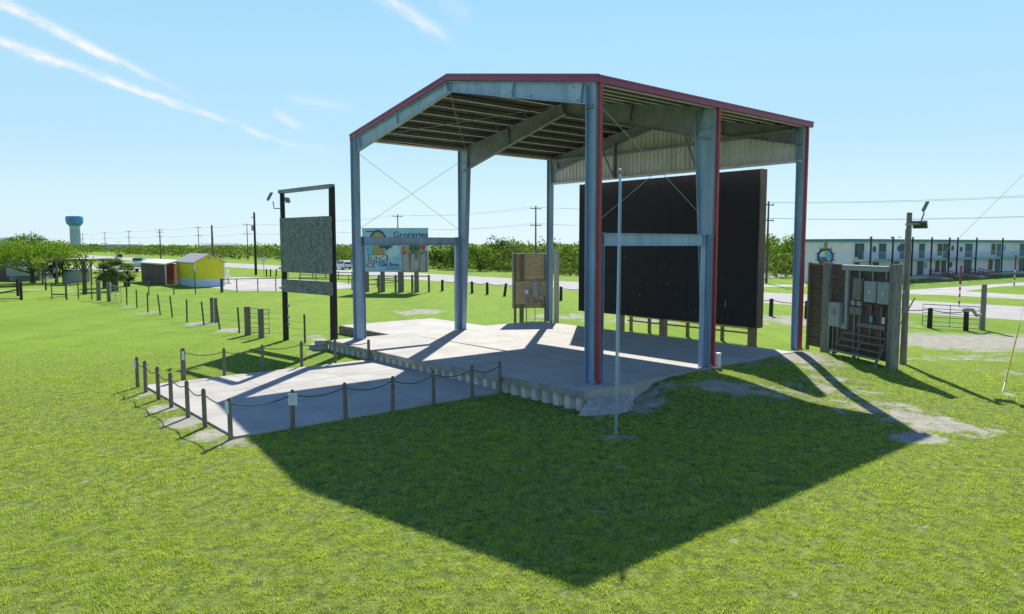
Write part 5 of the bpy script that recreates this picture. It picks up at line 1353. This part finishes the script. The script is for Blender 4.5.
def streak(u0, v0, u1, v1, w0, w1, seed, strength):
    # soft tapering cirrus streak between two directions (tangent coordinates of the sky ahead)
    dx, dy = u1-u0, v1-v0; ln = math.hypot(dx, dy)
    du = math_('SUBTRACT', u_, u0); dv = math_('SUBTRACT', v_, v0)
    s_ = math_('ADD', math_('MULTIPLY', du, dx/ln/ln), math_('MULTIPLY', dv, dy/ln/ln))
    d_ = math_('ADD', math_('MULTIPLY', du, -dy/ln), math_('MULTIPLY', dv, dx/ln))
    cb = n.new('ShaderNodeCombineXYZ'); L.new(math_('MULTIPLY', s_, ln*9), cb.inputs[0]); L.new(math_('MULTIPLY', d_, 30), cb.inputs[1]); cb.inputs[2].default_value = seed
    nz = n.new('ShaderNodeTexNoise'); nz.inputs['Scale'].default_value = 2.2; nz.inputs['Detail'].default_value = 8; nz.inputs['Roughness'].default_value = .62; L.new(cb.outputs[0], nz.inputs['Vector'])
    d2 = math_('ADD', d_, math_('MULTIPLY', math_('SUBTRACT', nz.outputs['Fac'], .5), w0*1.3))
    wd = math_('MAXIMUM', math_('ADD', math_('MULTIPLY', s_, w1-w0), w0), .001)
    q_ = math_('DIVIDE', d2, wd); g_ = math_('EXPONENT', math_('MULTIPLY', math_('MULTIPLY', q_, q_), -1.0))
    e1 = n.new('ShaderNodeMapRange'); e1.interpolation_type = 'SMOOTHSTEP'; L.new(s_, e1.inputs[0]); e1.inputs[1].default_value = -.05; e1.inputs[2].default_value = .2
    e2 = n.new('ShaderNodeMapRange'); e2.interpolation_type = 'SMOOTHSTEP'; L.new(s_, e2.inputs[0]); e2.inputs[1].default_value = 1.05; e2.inputs[2].default_value = .6
    nn = math_('MAXIMUM', math_('ADD', math_('MULTIPLY', nz.outputs['Fac'], 2.6), -.75), .0)
    return math_('MULTIPLY', math_('MULTIPLY', math_('MULTIPLY', g_, e1.outputs[0]), e2.outputs[0]), math_('MULTIPLY', nn, strength))
def uv(px, py):
    b_ = -(py-307)/F; fy = cP+b_*sP; fz = -sP+b_*cP; return ((px-512)/F/fy, fz/fy)
tot = None
for (p_, q_, w0, w1, sd, stg) in (((-60,-28),(200,102),.009,.004,1,1.35),((-40,27),(312,152),.0075,.0026,2,1.6),((370,-12),(455,42),.009,.007,3,1.0),((270,110),(310,132),.008,.006,4,.45),((285,98),(360,110),.008,.006,5,.4),((280,145),(340,152),.006,.006,6,.35),((440,-6),(475,22),.010,.012,7,.25)):
    a = streak(*uv(*p_), *uv(*q_), w0, w1, sd, stg); tot = a if tot is None else math_('ADD', tot, a)
fr = n.new('ShaderNodeMapRange'); L.new(sep.outputs[1], fr.inputs[0]); fr.inputs[1].default_value = .05; fr.inputs[2].default_value = .2
tot = math_('MINIMUM', math_('MULTIPLY', tot, fr.outputs[0]), 1.0)
tint = n.new('ShaderNodeMix'); tint.data_type = 'RGBA'; tint.blend_type = 'MULTIPLY'; tint.inputs[0].default_value = 1; L.new(sk.outputs[0], tint.inputs[6]); tint.inputs[7].default_value = (.43,.69,1.08,1)
mxc = n.new('ShaderNodeMix'); mxc.data_type = 'RGBA'; L.new(tot, mxc.inputs[0]); 
el_ = sep.outputs[2]
grd = n.new('ShaderNodeValToRGB'); e_ = grd.color_ramp.elements; SC = 10/1.68
def cc(r_, g_, b_): return (r_, g_, b_, 1)
e_[0].position = .0; e_[0].color = cc(.76,.91,.97); e_[1].position = .40; e_[1].color = cc(.34,.66,.90)
for ps, c4 in ((.06,(.69,.88,.94)),(.14,(.53,.80,.92)),(.26,(.445,.76,.92))):
    x4 = e_.new(ps); x4.color = cc(*c4)
L.new(el_, grd.inputs[0])
gsc = n.new('ShaderNodeMix'); gsc.data_type = 'RGBA'; gsc.blend_type = 'MULTIPLY'; gsc.inputs[0].default_value = 1; gsc.clamp_result = False
L.new(grd.outputs[0], gsc.inputs[6]); gsc.inputs[7].default_value = (SC,SC,SC,1)
ff = n.new('ShaderNodeMapRange'); ff.interpolation_type = 'SMOOTHSTEP'; L.new(el_, ff.inputs[0]); ff.inputs[1].default_value = .28; ff.inputs[2].default_value = .62; ff.inputs[3].default_value = .88; ff.inputs[4].default_value = .0
gmx = n.new('ShaderNodeMix'); gmx.data_type = 'RGBA'; L.new(ff.outputs[0], gmx.inputs[0]); L.new(tint.outputs[2], gmx.inputs[6]); L.new(gsc.outputs[2], gmx.inputs[7])
L.new(gmx.outputs[2], mxc.inputs[6]); mxc.inputs[7].default_value = (5.6,5.75,5.9,1)
L.new(mxc.outputs[2], bg.inputs['Color']); bg.inputs['Strength'].default_value = .10

sd = bpy.data.lights.new('sun', 'SUN'); sd.energy = 4.7; sd.angle = math.radians(.5); sd.color = (1, .955, .88)
so = bpy.data.objects.new('sun', sd); COL.objects.link(so)
sv = V3((math.sin(SAZ)*math.cos(SEL), math.cos(SAZ)*math.cos(SEL), math.sin(SEL)))
so.rotation_euler = sv.to_track_quat('Z', 'Y').to_euler(); so.location = (20, -20, 60)

cd = bpy.data.cameras.new('camera'); cd.sensor_width = 36; cd.lens = F/1024*36; cd.clip_end = 20000; cd.clip_start = .1
co = bpy.data.objects.new('camera', cd); COL.objects.link(co); co.location = (0, 0, H); co.rotation_euler = (math.pi/2-PT, 0, 0); sc.camera = co
sc.render.resolution_x = 1024; sc.render.resolution_y = 614
sc.view_settings.view_transform = 'Standard'; sc.view_settings.look = 'None'; sc.view_settings.exposure = 0.75; sc.view_settings.gamma = 1
